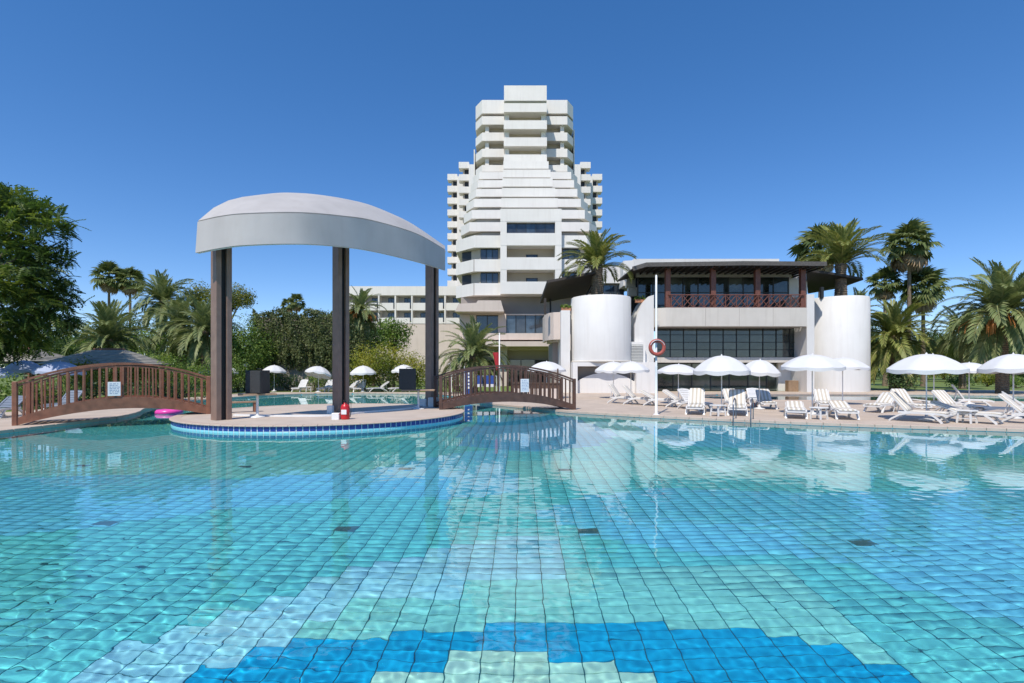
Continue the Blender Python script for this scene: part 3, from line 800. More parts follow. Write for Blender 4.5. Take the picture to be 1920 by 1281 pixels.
# ------------------------------------------------------------------ sun loungers
lounger_cache = {}
def lounger_parts(ang, cushion):
    key = (ang, cushion)
    if key in lounger_cache: return lounger_cache[key]
    ca, sa = math.cos(R(ang)), math.sin(R(ang))
    P = []
    hy, hz = 1.12, .34
    for x in (-.33, .33):
        m = MB(); m.bar([(x,0,.27),(x,.10,.31),(x,.35,.325),(x,.8,.33),(x,hy+.25,.335)], .05, .075); P.append(('side_rail', m, PLASTIC))
        m = MB(); m.bar([(x,.42,.30),(x*1.02,.30,.22),(x*1.05,.14,.06),(x*1.05,.10,0)], .06, .075, Vector((1,0,0))); P.append(('leg', m, PLASTIC))
        m = MB(); m.bar([(x,hy-.1,.32),(x*1.03,hy+.2,.24),(x*1.05,hy+.45,.08),(x*1.05,hy+.52,0)], .06, .085, Vector((1,0,0))); P.append(('leg', m, PLASTIC))
    m = MB()
    for k in range(9):
        y = .05+k*.125; m.box(-.31,.31,y,y+.095,.315,.335)
    m.box(-.33,.33,-.035,.04,.25,.30)
    P.append(('seat', m, PLASTIC))
    m = MB()
    Lb = .86
    def bp(x, s, h): return (x, hy+s*ca-h*sa, hz+s*sa+h*ca)
    for x in (-.30,.30): m.bar([bp(x,0,0), bp(x,Lb*.5,.012), bp(x,Lb-.04,0)], .05, .05)
    for k in range(7):
        s = .04+k*.118
        m.add([bp(xx,ss,hh) for ss in (s,s+.09) for hh in (-.01,.012) for xx in (-.30,.30)], [(0,1,3,2),(4,6,7,5),(0,4,5,1),(2,3,7,6),(0,2,6,4),(1,5,7,3)])
    m.bar([bp(-.30,Lb-.02,0), bp(0,Lb+.035,0), bp(.30,Lb-.02,0)], .05, .05)
    if ang > 12: m.tube([bp(-.2,.5,-.02), (-.2,hy+.5*ca+.12,.30)], .018, 6); m.tube([bp(.2,.5,-.02), (.2,hy+.5*ca+.12,.30)], .018, 6)
    P.append(('backrest', m, PLASTIC))
    if cushion:
        def pad(f, s0, s1, n):
            m = MB(); vs = []; fs = []
            prof = [(-.29,0),(-.295,.035),(-.27,.06),(-.12,.068),(0,.072),(.12,.068),(.27,.06),(.295,.035),(.29,0)]
            for k in range(n+1):
                s = s0+(s1-s0)*k/n
                q = .72 if k in (0,n) else 1.0-.12*(k % 3 == 0)
                for x, h in prof: vs.append(f(x*(.98 if k in (0,n) else 1), s, h*q))
            c = len(prof)
            for k in range(n):
                for q in range(c): fs.append((k*c+q, k*c+(q+1)%c, (k+1)*c+(q+1)%c, (k+1)*c+q))
            fs += [tuple(range(c-1,-1,-1)), tuple(range(n*c, n*c+c))]
            return m.add(vs, fs, True)
        P.append(('seat_cushion', pad(lambda x,s,h: (x,s,.337+h), .03, hy-.03, 9), STRIPE))
        P.append(('back_cushion', pad(lambda x,s,h: bp(x,s,.014+h), .03, Lb+.02, 8), STRIPE))
    lounger_cache[key] = [(nm, mb.mesh(nm, mt)) for nm, mb, mt in P]
    return lounger_cache[key]
def lounger(x, y, dx, dy, ang, cushion, label, group, sc_=1.0):
    e = empty('sun_lounger', (x, y, 0.001), math.atan2(dy, dx)-math.pi/2, label=label, cat='sun lounger', group=group)
    e.scale = (sc_,)*3
    for nm, me in lounger_parts(ang, cushion): link(nm, me, e)
    return e
G1 = 'sun loungers along the right bank'
LR = [ # foot x, y, direction to the head, back angle, cushion, label
 (7.55,21.15,.42,1,52,True,'striped lounger with steep raised back, nearest the lifebuoy pole'),
 (9.10,20.65,.42,1,48,True,'striped lounger with raised back right behind the pool ladder'),
 (10.75,19.35,.50,1,13,True,'striped lounger lying almost flat, left of the white side table'),
 (12.45,18.95,.40,1,15,True,'striped lounger lying almost flat, right of the white side table'),
 (15.15,17.75,-.62,.85,50,True,'striped lounger with raised back turned left, below the large parasol at right'),
 (16.75,17.45,-.62,.85,22,True,'striped lounger with low back turned left, between two raised ones at right'),
 (18.55,17.0,-.62,.85,46,True,'striped lounger with raised back cut by the right edge of the photo'),
 (12.15,24.2,.3,1,38,True,'shaded striped lounger second row, behind the gap right of the ladder'),
 (14.55,23.6,.4,1,40,True,'shaded striped lounger second row, behind the white side table'),
 (15.75,22.4,.9,.6,32,True,'shaded striped lounger second row turned right, behind the two flat ones'),
 (17.6,21.9,.1,1,46,True,'shaded striped lounger second row, behind the raised one turned left'),
 (18.9,20.8,-.1,1,44,True,'shaded striped lounger with dark back under the largest parasol'),
 (20.3,20.0,-.75,.65,6,False,'bare white lounger frame lying flat under the largest parasol'),
 (24.6,26.2,-.8,.55,58,False,'bare white lounger with steep back standing alone before the lawn'),
 (22.6,21.0,-.7,.7,40,False,'bare white lounger in the second row at the right edge'),
 (21.4,24.5,-.9,.3,8,False,'bare white flat lounger in the third row before the back pool'),
 (13.2,27.5,.3,1,35,False,'bare white lounger with raised back before the second pool, left one'),
]
for a in LR: lounger(*a, G1)
G2 = 'loungers in a fan below the left drum'
for a in [
 (7.0,28.6,-.82,.57,55,True,'leftmost lounger of the fan below the left drum, seen from the side'),
 (7.7,27.6,-.86,.5,48,True,'second lounger from the left in the fan below the left drum'),
 (8.55,26.6,-.86,.5,30,True,'third lounger from the left in the fan below the left drum'),
 (9.3,25.2,-.80,.6,34,True,'fourth lounger of the fan, right behind the lifebuoy pole'),
 (9.0,23.6,-.35,.95,44,False,'bare white lounger behind the first striped one'),
 (10.6,23.9,.15,1,40,True,'shaded striped lounger behind the two with raised backs'),
]: lounger(*a, G2)
G3 = 'white loungers on the far bank behind the island'
for a in [
 (-19.2,45.3,.1,1,50,False,'white far bank lounger, leftmost, right of the left loudspeaker'),
 (-17.0,45.3,.25,1,48,False,'white far bank lounger, second from the left, near the tilted parasol'),
 (-15.3,45.3,.7,.8,40,False,'white far bank lounger just left of the middle canopy post'),
 (-13.7,45.3,.0,1,52,False,'white far bank lounger just right of the middle canopy post'),
 (-12.8,45.2,.85,.5,36,False,'white far bank lounger below the parasol right of the middle post'),
 (-10.8,45.2,.8,.6,46,False,'white far bank lounger, rightmost, left of the right loudspeaker'),
]: lounger(*a, G3, 1.05)
G4 = 'loungers on the left bank behind the bridge'
for a in [
 (-20.0,19.5,-.3,1,30,False,'grey lounger behind the left end post of the left bridge'),
 (-20.3,22.5,-.2,1,40,False,'lounger seen through the left bridge railing near its left post'),
 (-19.4,17.7,-.6,.8,35,False,'lounger at the left edge of the photo, below the hedge'),
]:
    e = lounger(*a, G4)
    for c in e.children:
        if c.name.startswith(('seat','backrest')):
            c.data = c.data.copy(); c.data.materials[0] = BLUELOUNGE

o = MB().bbox(-.26,.26,.35,1.0,.395,.425,.012).build('beach_towel', M('pink_towel_cloth', (.62,.20,.24), .9, .15, 12)); o.location = (18.55,17.0,.012); o.rotation_euler = (0,0,math.atan2(.85,-.62)-math.pi/2); setp(o, 'pink towel on the lounger at the right edge', 'towel')
o = MB().lathe([(0,0),(.13,0),(.16,.03),(.17,.20),(.14,.24),(0,.25)], 16).build('red_bucket', RED); o.location = (12.3,26.0,.002); o.scale = (.85,.85,.85); setp(o, "small red bucket behind the pool ladder, before the second pool", "bucket")
# white plastic side tables
st = [('table_top', MB().bbox(-.24,.24,-.24,.24,.42,.46,.02).mesh('table_top', PLASTIC)),
      ('lower_shelf', MB().bbox(-.19,.19,-.19,.19,.16,.18,.01).mesh('lower_shelf', PLASTIC))]
leg_me = MB().bar([(0,0,0),(-.035,-.035,.42)], .05, .05, Vector((1,0,0))).mesh('leg', PLASTIC)
for x, y, lab in ((8.35,20.75,'white side table between the two striped loungers with raised backs'), (11.6,19.35,'white side table between the two flat striped loungers'),
                  (15.9,17.9,'white side table between the loungers turned left at right'), (-18.1,45.5,'white side table between the two leftmost far bank loungers'),
                  (-16.1,45.5,'white side table on the far bank near the tilted parasol')):
    e = empty('side_table', (x, y, .001), .45, label=lab, cat='side table', group='white side tables beside the loungers')
    for nm, me in st: link(nm, me, e)
    for k in range(4): link('leg', leg_me, e, (.2*(1,-1,-1,1)[k], .2*(1,1,-1,-1)[k], 0), (0,0,k*math.pi/2))

# ------------------------------------------------------------------ parasols
def umbrella_meshes(mat):
    NR = 8
    m = MB(); na, nr = NR*6, 7
    vs = [(0,0,.56)]; fs = []
    def prof(u, a):
        k = abs(math.sin(a*NR/2))                      # 0 on a rib, 1 half way between
        r = 1.25*u*(1-.045*k*u)
        z = .56*(1-u**2.0) - .05*k*u*(1.0-.3*u)
        return r*math.cos(a), r*math.sin(a), z
    for i in range(1, nr+1):
        for k in range(na): vs.append(prof(i/nr, 2*math.pi*k/na))
    for k in range(na): fs.append((0, 1+k, 1+(k+1)%na))
    for i in range(nr-1):
        for k in range(na):
            a0 = 1+i*na
            fs.append((a0+k, a0+na+k, a0+na+(k+1)%na, a0+(k+1)%na))
    can = m.add(vs, fs, True).mesh('canopy', mat)
    m = MB(); vs = []; fs = []
    for k in range(na):
        a = 2*math.pi*k/na; x, y, z = prof(1, a); q = abs(math.sin(a*NR/2))
        vs += [(x,y,z), (x*1.006,y*1.006,z-.125-.035*q)]
    for k in range(na): j = (k+1)%na; fs.append((2*k,2*j,2*j+1,2*k+1))
    val = m.add(vs, fs, True).mesh('valance', mat)
    rib = MB().tube([(0,0,.535),(.4,0,.485),(.8,0,.315),(1.05,0,.15),(1.235,0,-.005)], .009, 5).mesh('rib', METALW)
    fin = MB().lathe([(.05,.55),(.035,.58),(.015,.615),(0,.62)], 8).mesh('finial', mat)
    return can, val, rib, fin
um_w, um_b = umbrella_meshes(CLOTH), umbrella_meshes(BLUEUMB)
pole_me = MB().tube([(0,0,.02),(0,0,1.0)], .024, 8).mesh('pole', METALW)
base_me = MB().lathe([(0,0),(.25,0),(.25,.05),(.06,.10),(.05,.22),(0,.22)], 18).mesh('base', PLASTIC)
def umbrella(px, Y, ytop, yrim, wpx, label, group, tilt=0.0, tdir=0.0, ms=None):
    if not tilt: tilt, tdir = rnd.uniform(.01,.06), rnd.uniform(0,6.28)
    p = at(px, HOR, Y)
    ztop, zrim = at(0, ytop, Y).z, at(0, yrim, Y).z
    th = math.hypot(1, (px-960)/F)
    s = wpx*Y/F/2/(1.27*th)
    e = empty('parasol', (p.x, p.y, .002), rnd.uniform(0,.8), label=label, cat='parasol', group=group)
    can, val, rib, fin = ms or um_w
    hh = max(.42, ztop-zrim-.17*s)
    zs = hh/.56
    c = link('canopy', can, e, (0,0,ztop-hh), (tilt*math.cos(tdir), tilt*math.sin(tdir), 0), (s,s,zs))
    v = link('valance', val, c)
    for k in range(8): link('rib', rib, c, (0,0,-.012), (0,0,k*math.pi/4))
    link('finial', fin, c)
    link('pole', pole_me, e, (0,0,0), None, (1,1,ztop-.05))
    link('base', base_me, e)
    return e
GU = 'white parasols on the right bank'
for a in [
 (1025,35,678,698,76,'white parasol behind the right end of the right footbridge'),
 (1150,34.5,678.5,699,72,'white parasol in front of the left drum, left of two touching'),
 (1183,33,678,699,70,'white parasol in front of the left drum, right of two touching'),
 (1272,28.5,683,702,84,'low white parasol right of the lifebuoy pole'),
 (1353,22.6,667,701,113,'large white parasol above the raised striped loungers'),
 (1424,24.5,675,703,86,'white parasol tucked behind the large one above the raised loungers'),
 (1523,21.6,665,694,126,'white parasol left of the right drum'),
 (1580,28.0,671,694,104,'white parasol against the right drum'),
 (1737,18.8,664,699,166,'largest white parasol, above the lounger turned left at right'),
 (1751,27.0,665,697,112,'white parasol hidden behind the largest one'),
 (1817,28.5,680,700,100,'low white parasol right of the largest one'),
 (1900,19.6,664,699,150,'white parasol cut by the right edge of the photo'),
]: umbrella(*a, GU)
GF = 'small white parasols on the far bank'
for a in [
 (424,44.5,686,701,50,'far white parasol just right of the left canopy post',GF),
 (514,46.5,685,699,48,'far white parasol right of the left loudspeaker',GF),
 (597,45,687,704,54,'far white parasol tilted to the left',GF,.28,1.9),
 (681,45.6,686,702,51,'far white parasol right of the middle canopy post',GF),
 (757,46.6,684,699,48,'far white parasol behind the right loudspeaker',GF),
 (388,46,692,704,44,'far white parasol seen between the left bridge and the left post',GF),
]: umbrella(*a)
GB = 'grey blue parasols by the pavilions'
for a in [
 (112,27,678,702,105,'blue grey parasol with white marks behind the left bridge'),
 (45,30,676,698,85,'grey parasol below the left pavilion roof'),
 (-8,26,688,704,90,'blue grey parasol cut by the left edge of the photo'),
]: umbrella(*a, GB, 0, 0, um_b)

# things behind the right bridge
e = empty('bar_counter', (1.6,33.5,0), -.05, label='brown poolside bar counter with cream panels seen through the right bridge', cat='bar counter')
MB().bbox(-1.6,1.6,-.3,.3,1.0,1.08,.01).build('counter_top', BROWNPANEL, e)
MB().bbox(-1.5,1.5,-.25,.25,0,.998,.01).build('counter_body', BROWNPANEL, e)
for k in range(5): MB().bbox(-1.45+k*.6,-1.45+k*.6+.45,-.275,-.255,.05,.70,.005).build('front_panel', PINKBEIGE, e)
for x in (-1.4,1.4): MB().bbox(x-.05,x+.05,.15,.25,1.08,2.0,.01).build('roof_post', BROWNPANEL, e)
e = empty('banner', (-3.05,36,0), .1, label='tall dark blue banner with white marks behind the right bridge', cat='banner')
MB().bbox(-.28,.28,-.02,.02,.2,2.05,.01).build('cloth', BLUETOWEL, e)
MB().tube([(-.3,0,0),(-.3,0,2.2)], .02, 6).build('mast', METALW, e)
for k in range(5): MB().box(-.06,.06,-.026,-.022,.6+k*.25,.75+k*.25).build('print_mark', BOARD, e)
e = empty('towel_rack', (-1.75,35.0,0), 0, label='rack with blue and white towels behind the right bridge', cat='towel rack')
MB().tube([(-.7,0,0),(-.7,0,1.5),(.7,0,1.5),(.7,0,0)], .025, 6).build('rack_frame', METALW, e)
for k in range(3):
    MB().bbox(-.62+k*.44,-.62+k*.44+.34,-.04,.04,.95,1.53,.01).build('towel', BLUETOWEL, e)
    MB().bbox(-.62+k*.44,-.62+k*.44+.34,-.045,.045,.75,.95,.01).build('towel', CLOTH, e)
for (x,y,lab) in ((-24.2,46.6,'white mushroom garden lamp above the left loudspeaker'),(-5.4,45.6,'white mushroom garden lamp left of the low palm before the hotel')):
    e = empty('garden_lamp', (x,y,-.02), 0, label=lab, cat='garden lamp', group='white garden lamps')
    MB().lathe([(.1,0),(.05,.04),(.04,2.25)], 10).build('post', METALW, e)
    MB().lathe([(.06,2.22),(.22,2.30),(.30,2.42),(.24,2.56),(.1,2.64),(0,2.66)], 18).build('lamp_head', PLASTIC, e)

# ------------------------------------------------------------------ restaurant building with the two drums
rest_b = empty('restaurant_building', (18, 47, 0), label='white two storey restaurant with dark timber terrace roof between two white drums', cat='restaurant')
def rb(name, mat, fn):
    m = MB(); fn(m); return m.build(name, mat, rest_b, world=True)
XY = lambda px, Y: (px-960)/F*Y
ZY = lambda py, Y: CAMZ+(HOR-py)*Y/F
# drums are planters that hold palms
def drum(cx, cy, r, z0, z1, name):
    m = MB()
    prof = [(r,z0),(r,z0+.5),(r,z1-.04),(r-.04,z1),(r-.22,z1),(r-.25,z1-.04),(r-.25,z1-.4)]
    m.lathe(prof, 64, (cx, cy))
    o = m.build(name, WHITE2, rest_b, world=True)
    m = MB(); m.lathe([(0.01,z1-.35),(r-.24,z1-.35)], 32, (cx,cy)); s = m.build('soil', SOIL, None)
    s.parent = o; s.location = (-rest_b.location.x, -rest_b.location.y, 0)
    return o
drum(7.77,44.9,2.6,2.72,8.2,'drum')
m = MB(); m.lathe([(0.01,2.735),(2.59,2.735)], 48, (7.77,44.9)); m.build('drum_underside', CREAM, rest_b, world=True)
m = MB(); m.lathe([(2.6,2.58),(2.68,2.62),(2.68,2.70),(2.6,2.74)], 64, (7.77,44.9)); m.build('drum_band', CREAM, rest_b, world=True)
drum(30.3,47.8,2.6,0,8.55,'drum')
# base below the left drum: white piers, recess with arch
rb('drum_base', WHITE, lambda m: (m.box(5.05,5.45,42.55,47,0,2.58), m.box(10.35,12.0,42.6,47,0,2.58), m.box(5.45,10.35,44.2,47,0,2.58), m.box(5.45,10.35,42.58,44.2,2.25,2.58)))
rb('arch_wall', GREYWALL, lambda m: m.box(5.47,10.33,44.0,44.19,.0,2.25))
m = MB(); pl = [(5.45,0)]+[(5.45+4.9*k/20, .95+.75*math.sin(math.pi*min(1,max(0,(k/20-.02)/.96)))**.7) for k in range(21)]+[(10.35,0)]
m.add([(x,43.2,z) for x,z in pl]+[(x,43.45,z) for x,z in pl], [tuple(range(len(pl)-1,-1,-1)), tuple(range(len(pl),2*len(pl)))]+[(i,(i+1)%len(pl),len(pl)+(i+1)%len(pl),len(pl)+i) for i in range(len(pl))])
m.build('arch_parapet', WHITE, rest_b, world=True)
# pillar between left drum and glazing, louvre box
Yp = 45.0
m = MB(); xa, xb = XY(1190,Yp), XY(1226,Yp)
pl = [(xa,0),(xb,0),(xb,ZY(553,Yp)),(xb-.45,ZY(556,Yp)),(xa+.7,ZY(568,Yp)),(xa+.25,ZY(588,Yp)),(xa,ZY(612,Yp))]
m.add([(x,Yp,z) for x,z in pl]+[(x,Yp+2.5,z) for x,z in pl], [tuple(range(len(pl))), tuple(range(2*len(pl)-1,len(pl)-1,-1))]+[(i,len(pl)+i,len(pl)+(i+1)%len(pl),(i+1)%len(pl)) for i in range(len(pl))])
m.build('pillar', WHITE2, rest_b, world=True)
Yl = 44.3
rb('louvre_box', WHITE, lambda m: m.box(XY(1174,Yl), XY(1210,Yl), Yl, 45.9, 0, ZY(641,Yl)))
lv = rb('louvre_frame', LOUVRE, lambda m: m.box(XY(1178,Yl), XY(1206,Yl), Yl-.02, Yl+.01, ZY(682,Yl), ZY(646,Yl)))
for k in range(12):
    z = ZY(681,Yl)+k*(ZY(647,Yl)-ZY(681,Yl))/12
    o = rb('louvre_slat', LOUVRE, lambda m: m.add([(XY(1179,Yl),Yl-.02,z+.09),(XY(1205,Yl),Yl-.02,z+.09),(XY(1205,Yl),Yl-.07,z),(XY(1179,Yl),Yl-.07,z),(XY(1179,Yl),Yl-.02,z+.11),(XY(1205,Yl),Yl-.02,z+.11),(XY(1205,Yl),Yl-.07,z+.02),(XY(1179,Yl),Yl-.07,z+.02)], [(0,1,2,3),(7,6,5,4),(3,2,6,7),(0,3,7,4),(1,5,6,2)]))
# right fin and the return wall to the right drum
rb('fin_wall', WHITE2, lambda m: m.box(XY(1513,45), XY(1527,45), 45, 50, 0, ZY(552,45)))
rb('fin_wall', WHITE2, lambda m: m.box(XY(1527,45), 30.0, 48.2, 48.6, 0, 8.0))
# terrace slab and concrete parapet, left end rounded
Yb = 44.6
xl, xr = XY(1238,Yb), XY(1513,Yb)
z0, z1 = ZY(612,Yb), ZY(577,Yb)
arc = [(xl-.55+.0,46.6)]+[(xl+.75-1.3*math.cos(t), Yb+1.3-1.3*math.sin(t)) for t in np.linspace(0,math.pi/2,9)]
def parp(m): m.wall(arc+[(xr,Yb)], z0, z1, .22)
rb('terrace_parapet', CREAM, parp)
jx = [xl+1.0+(xr-xl-1.0)*k/4 for k in range(1,4)]
for x in jx: rb('panel_joint', GREYWALL, lambda m: m.box(x-.012,x+.012,Yb-.004,Yb+.01,z0+.02,z1-.02))
rb('terrace_slab', CREAM, lambda m: m.box(xl-.3,xr-.002,Yb+.23,52,z0+.15,z0+.55))
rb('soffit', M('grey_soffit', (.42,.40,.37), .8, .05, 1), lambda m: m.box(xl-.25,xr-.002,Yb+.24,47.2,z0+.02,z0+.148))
# window band under the terrace: 10 x 4 panes
Yw = 47.0
wx0, wx1 = XY(1232,Yw), XY(1505,Yw)
wz0, wz1 = ZY(670,Yw), ZY(614,Yw)
win = rb('window_band', FRAMEBLK, lambda m: m.box(wx0,wx1,Yw+.05,Yw+.15,wz0,wz1))
nc, nr = 11, 4
pw, ph = (wx1-wx0)/nc, (wz1-wz0)/nr
GL = [glass_mat('reflection_tinted_glass%d' % k, c) for k, c in enumerate(((.03,.04,.036),(.055,.068,.06),(.085,.10,.088),(.045,.06,.062)))]  # green tones paint tree and sky reflections into the panes
pane = [MB().box(.035,pw-.035,-.0,.03,.03,ph-.03).mesh('pane', g) for g in GL]
mull = MB().box(-.03,.03,-.05,.045,wz0,wz1).mesh('mullion', FRAMEBLK)
tran = MB().box(0,wx1-wx0,-.045,.045,-.022,.022).mesh('transom', FRAMEBLK)
for c in range(nc):
    for r in range(nr):
        o = link('pane', pane[rnd.randrange(4)], rest_b, (wx0+c*pw-18, Yw+.02-47, wz0+r*ph), (0, 0, rnd.gauss(0,.004)))
    link('mullion', mull, rest_b, (wx0+c*pw-18, Yw-47, 0))
link('mullion', mull, rest_b, (wx1-18, Yw-47, 0))
for r in range(nr+1): link('transom', tran, rest_b, (wx0-18, Yw-47, wz0+r*ph))
rb('side_return', CREAM, lambda m: m.box(wx1+.04,wx1+.7,Yw,Yw+.2,wz0-.4,wz1+.1))
rb('sill_band', CREAM, lambda m: m.box(wx0-.3,wx1+.3,46.4,47.2,ZY(680,46.4),wz0-.03))
# ground floor glazing in shade, with room behind
gz1 = ZY(680,47)
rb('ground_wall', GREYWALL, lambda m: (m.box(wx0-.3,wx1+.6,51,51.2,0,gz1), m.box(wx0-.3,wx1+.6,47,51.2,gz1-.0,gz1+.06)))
for c in range(7):
    x = wx0+c*1.75
    rb('glass_door', GL[c % 4], lambda m: m.box(x+.05,x+1.70,47.9,47.93,.05,gz1-.1))
    rb('door_frame', FRAMEBLK, lambda m: (m.box(x-.05,x+.05,47.85,47.98,0,gz1), m.box(x+.05,x+1.70,47.86,47.97,gz1-.1,gz1), m.box(x+.05,x+1.70,47.86,47.97,0,.05)))
rb('inner_wall', WHITE, lambda m: m.box(XY(1455,48),XY(1497,48),47.6,48.0,0,gz1-.02))
rb('door_leaf', FRAMEBLK, lambda m: m.box(XY(1497,48)+.02,XY(1515,47.4),48.2,48.3,0,gz1-.02))
bx = setp(MB().bbox(-.45,.45,-.3,.3,0,1.0,.02).build('cupboard', M('pale_brown_cupboard', (.30,.20,.12), .6, .2, 5)), 'brown cupboard in the doorway left of the right drum', 'cupboard'); bx.location = (25.3,46.3,.001)
# upper floor: glazed room, timber posts, lattice rail, roof
zt = z1-.02
Yg = 48.6
ux0, ux1 = XY(1196,Yg), XY(1478,Yg)
gt = ZY(518,Yg)
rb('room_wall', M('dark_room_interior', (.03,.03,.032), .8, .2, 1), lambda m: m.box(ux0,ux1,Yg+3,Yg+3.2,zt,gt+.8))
ng = 10
gw = (ux1-ux0)/ng
for c in range(ng):
    x = ux0+c*gw
    rb('pane', BLUEGLASS if c % 3 else GL[3], lambda m: m.box(x+.05,x+gw-.05,Yg,Yg+.03,zt+.1,zt+1.9))
    rb('pane', GL[(c*3) % 4], lambda m: m.box(x+.05,x+gw-.05,Yg,Yg+.03,zt+1.98,gt-.03))
    rb('mullion', FRAMEBLK, lambda m: m.box(x-.05,x+.05,Yg-.05,Yg+.08,zt,gt))
rb('transom', FRAMEBLK, lambda m: m.box(ux0,ux1,Yg-.03,Yg+.06,zt+1.9,zt+1.98))
rb('mullion', FRAMEBLK, lambda m: m.box(ux1-.05,ux1+.05,Yg-.05,Yg+.08,zt,gt))
rb('room_side_wall', WHITE, lambda m: m.box(ux1+.06,XY(1508,49.5),Yg+.4,Yg+3,zt,ZY(500,49.5)))
rb('blind_beam', M('grey_green_blind', (.28,.28,.24), .7, .06, 2), lambda m: m.box(XY(1192,47.5),XY(1482,47.5),47.3,47.6,ZY(520,47.5),ZY(508,47.5)))
rb('lintel', DARKROOF, lambda m: m.box(XY(1192,47.5),XY(1482,47.5),47.2,48.9,ZY(508,47.5)+.003,ZY(501,47.5)))
for px_ in (1252,1337,1420,1505):
    x = XY(px_,45.3)
    rb('terrace_post', REDWOOD, lambda m: m.bbox(x-.22,x+.22,45.15,45.55,zt-.05,ZY(500,45.3),.02))
# lattice railing panels
rz0, rz1 = z1+.0, ZY(552,45)
rb('rail_top', REDWOOD, lambda m: m.bbox(XY(1252,45.3),XY(1505,45.3),45.0,45.14,rz1-.08,rz1,.01))
rb('rail_bottom', REDWOOD, lambda m: m.bbox(XY(1252,45.3),XY(1505,45.3),45.02,45.12,rz0+.03,rz0+.11,.01))
xs = [XY(1252,45.3)+.25+(XY(1505,45.3)-XY(1252,45.3)-.5)*k/12 for k in range(13)]
for k in range(12):
    xa, xb = xs[k]+.03, xs[k+1]-.03
    rb('rail_picket', REDWOOD, lambda m: m.box(xs[k]-.03,xs[k]+.03,45.03,45.11,rz0+.1,rz1-.07))
    for (p, q) in (((xa,rz0+.1),(xb,rz1-.09)), ((xa,rz1-.09),(xb,rz0+.1))):
        rb('rail_brace', REDWOOD, lambda m: m.bar([(p[0],45.07+(.012 if p[1]>q[1] else -.012),p[1]),(q[0],45.07+(.012 if p[1]>q[1] else -.012),q[1])], .05, .09, Vector((0,1,0))))
    xm = (xa+xb)/2
    for (p, q) in (((xa,(rz0+rz1)/2),(xm,rz1-.09)), ((xm,rz0+.1),(xb,(rz0+rz1)/2))):
        rb('rail_brace', REDWOOD, lambda m: m.bar([(p[0],45.035,p[1]),(q[0],45.035,q[1])], .04, .05, Vector((0,1,0))))
# main terrace roof: thin dark slab with grey fascia, sloping down at its left end
Yr = 44.0
ra = [(XY(1186,Yr),ZY(503,Yr)),(XY(1212,Yr),ZY(495,Yr)),(XY(1395,Yr),ZY(492.5,Yr)),(XY(1550,Yr),ZY(493.5,Yr))]
def roofm(m):
    vs = []
    for x, z in ra: vs += [(x,Yr,z-.16),(x,Yr,z+.0),(x+.0,50.5,z+.10),(x+.0,50.5,z-.06)]
    fs = [(0,1,2,3),(15,14,13,12)]
    for k in range(3):
        for q in range(4): fs.append((4*k+q,4*k+4+q,4*k+4+(q+1)%4,4*k+(q+1)%4))
    m.add(vs, fs)
rb('terrace_roof', DARKROOF, roofm)
rb('fascia', ROOFGREY, lambda m: m.bar([(x,Yr-.03,z-.06) for x,z in ra], .05, .36))
for k in range(26):
    x = ra[1][0]+.3+k*(ra[3][0]-ra[1][0]-.5)/25
    rb('rafter', DARKROOF, lambda m: m.box(x-.05,x+.05,Yr+.05,50,ra[1][1]-.30,ra[1][1]-.17))
# white parapet of the block behind
rb('upper_block', WHITE2, lambda m: m.box(XY(1188,51.0),XY(1461,51.0),51.0,60,ZY(520,51),ZY(485.5,51)))
rb('upper_block_end', WHITE2, lambda m: m.prism([(XY(1170,51),51.3),(XY(1188,51)-.003,51.0),(XY(1188,51)-.003,60),(XY(1170,51),60)], ZY(535,51), ZY(488,51)))
rb('corbel', WHITE, lambda m: (m.box(XY(1171,50.9),XY(1184,50.9),50.6,51.2,ZY(520,51),ZY(512,51)), m.box(XY(1173,50.9),XY(1190,50.9),50.5,51.1,ZY(540,51),ZY(521,51)), m.box(XY(1176,50.9),XY(1192,50.9),50.4,51.0,ZY(556,51),ZY(541,51))))
rb('rear_room', WHITE2, lambda m: m.box(XY(1090,53),XY(1171,53),53,60,ZY(531,53),ZY(499,53)))
rb('rear_room_wall', GREYWALL, lambda m: m.box(XY(1090,53),XY(1171,53),53.6,60,0,ZY(531,53)))
for k in range(3):
    x = XY(1134,53)+k*.72
    rb('pane', BLUEGLASS, lambda m: m.box(x,x+.66,53.5,53.55,ZY(556,53),ZY(534,53)))
# pitched dark roofs at both ends
def slabroof(name, pts, th=.22):
    m = MB(); P = [Vector(p) for p in pts]; nrm = (P[1]-P[0]).cross(P[2]-P[0]).normalized()
    if nrm.z < 0: nrm = -nrm
    n = len(P)
    m.add([tuple(p) for p in P]+[tuple(p+nrm*th) for p in P], [tuple(range(n-1,-1,-1)), tuple(range(n,2*n))]+[(i,(i+1)%n,n+(i+1)%n,n+i) for i in range(n)])
    return m.build(name, DARKROOF, rest_b, world=True)
slabroof('side_roof', [at(1515,551,52.5), at(1577,540,52.5), at(1619,525,47.5), at(1560,515,46.5), at(1512,509,46.2)])
slabroof('side_roof', [at(1013,569,49.5), at(1117,549,50.5), at(1117,513,44.2), at(1027,530.5,43.6)])
for p0, p1 in (((1026,568),(1030,532)),):
    pass
rb('strut', DARKROOF, lambda m: (m.bbox(XY(1022,44.5)-.1,XY(1022,44.5)+.1,44.4,44.6,ZY(590,44.5),ZY(566,44.5)+.3,.01), m.bbox(XY(1032,49)-.08,XY(1032,49)+.08,48.9,49.1,ZY(600,49),ZY(533,49),.01)))
rb('strut', FRAMEBLK, lambda m: m.bar([(XY(1098,44.6),44.6,ZY(557,44.6)),(XY(1116,45.2),47,ZY(535,47))], .1, .12))
rb('strut', FRAMEBLK, lambda m: m.bbox(XY(1540,46.5)-.12,XY(1540,46.5)+.12,46.3,46.6,ZY(560,46.5),ZY(545,46.5)+.3,.01))
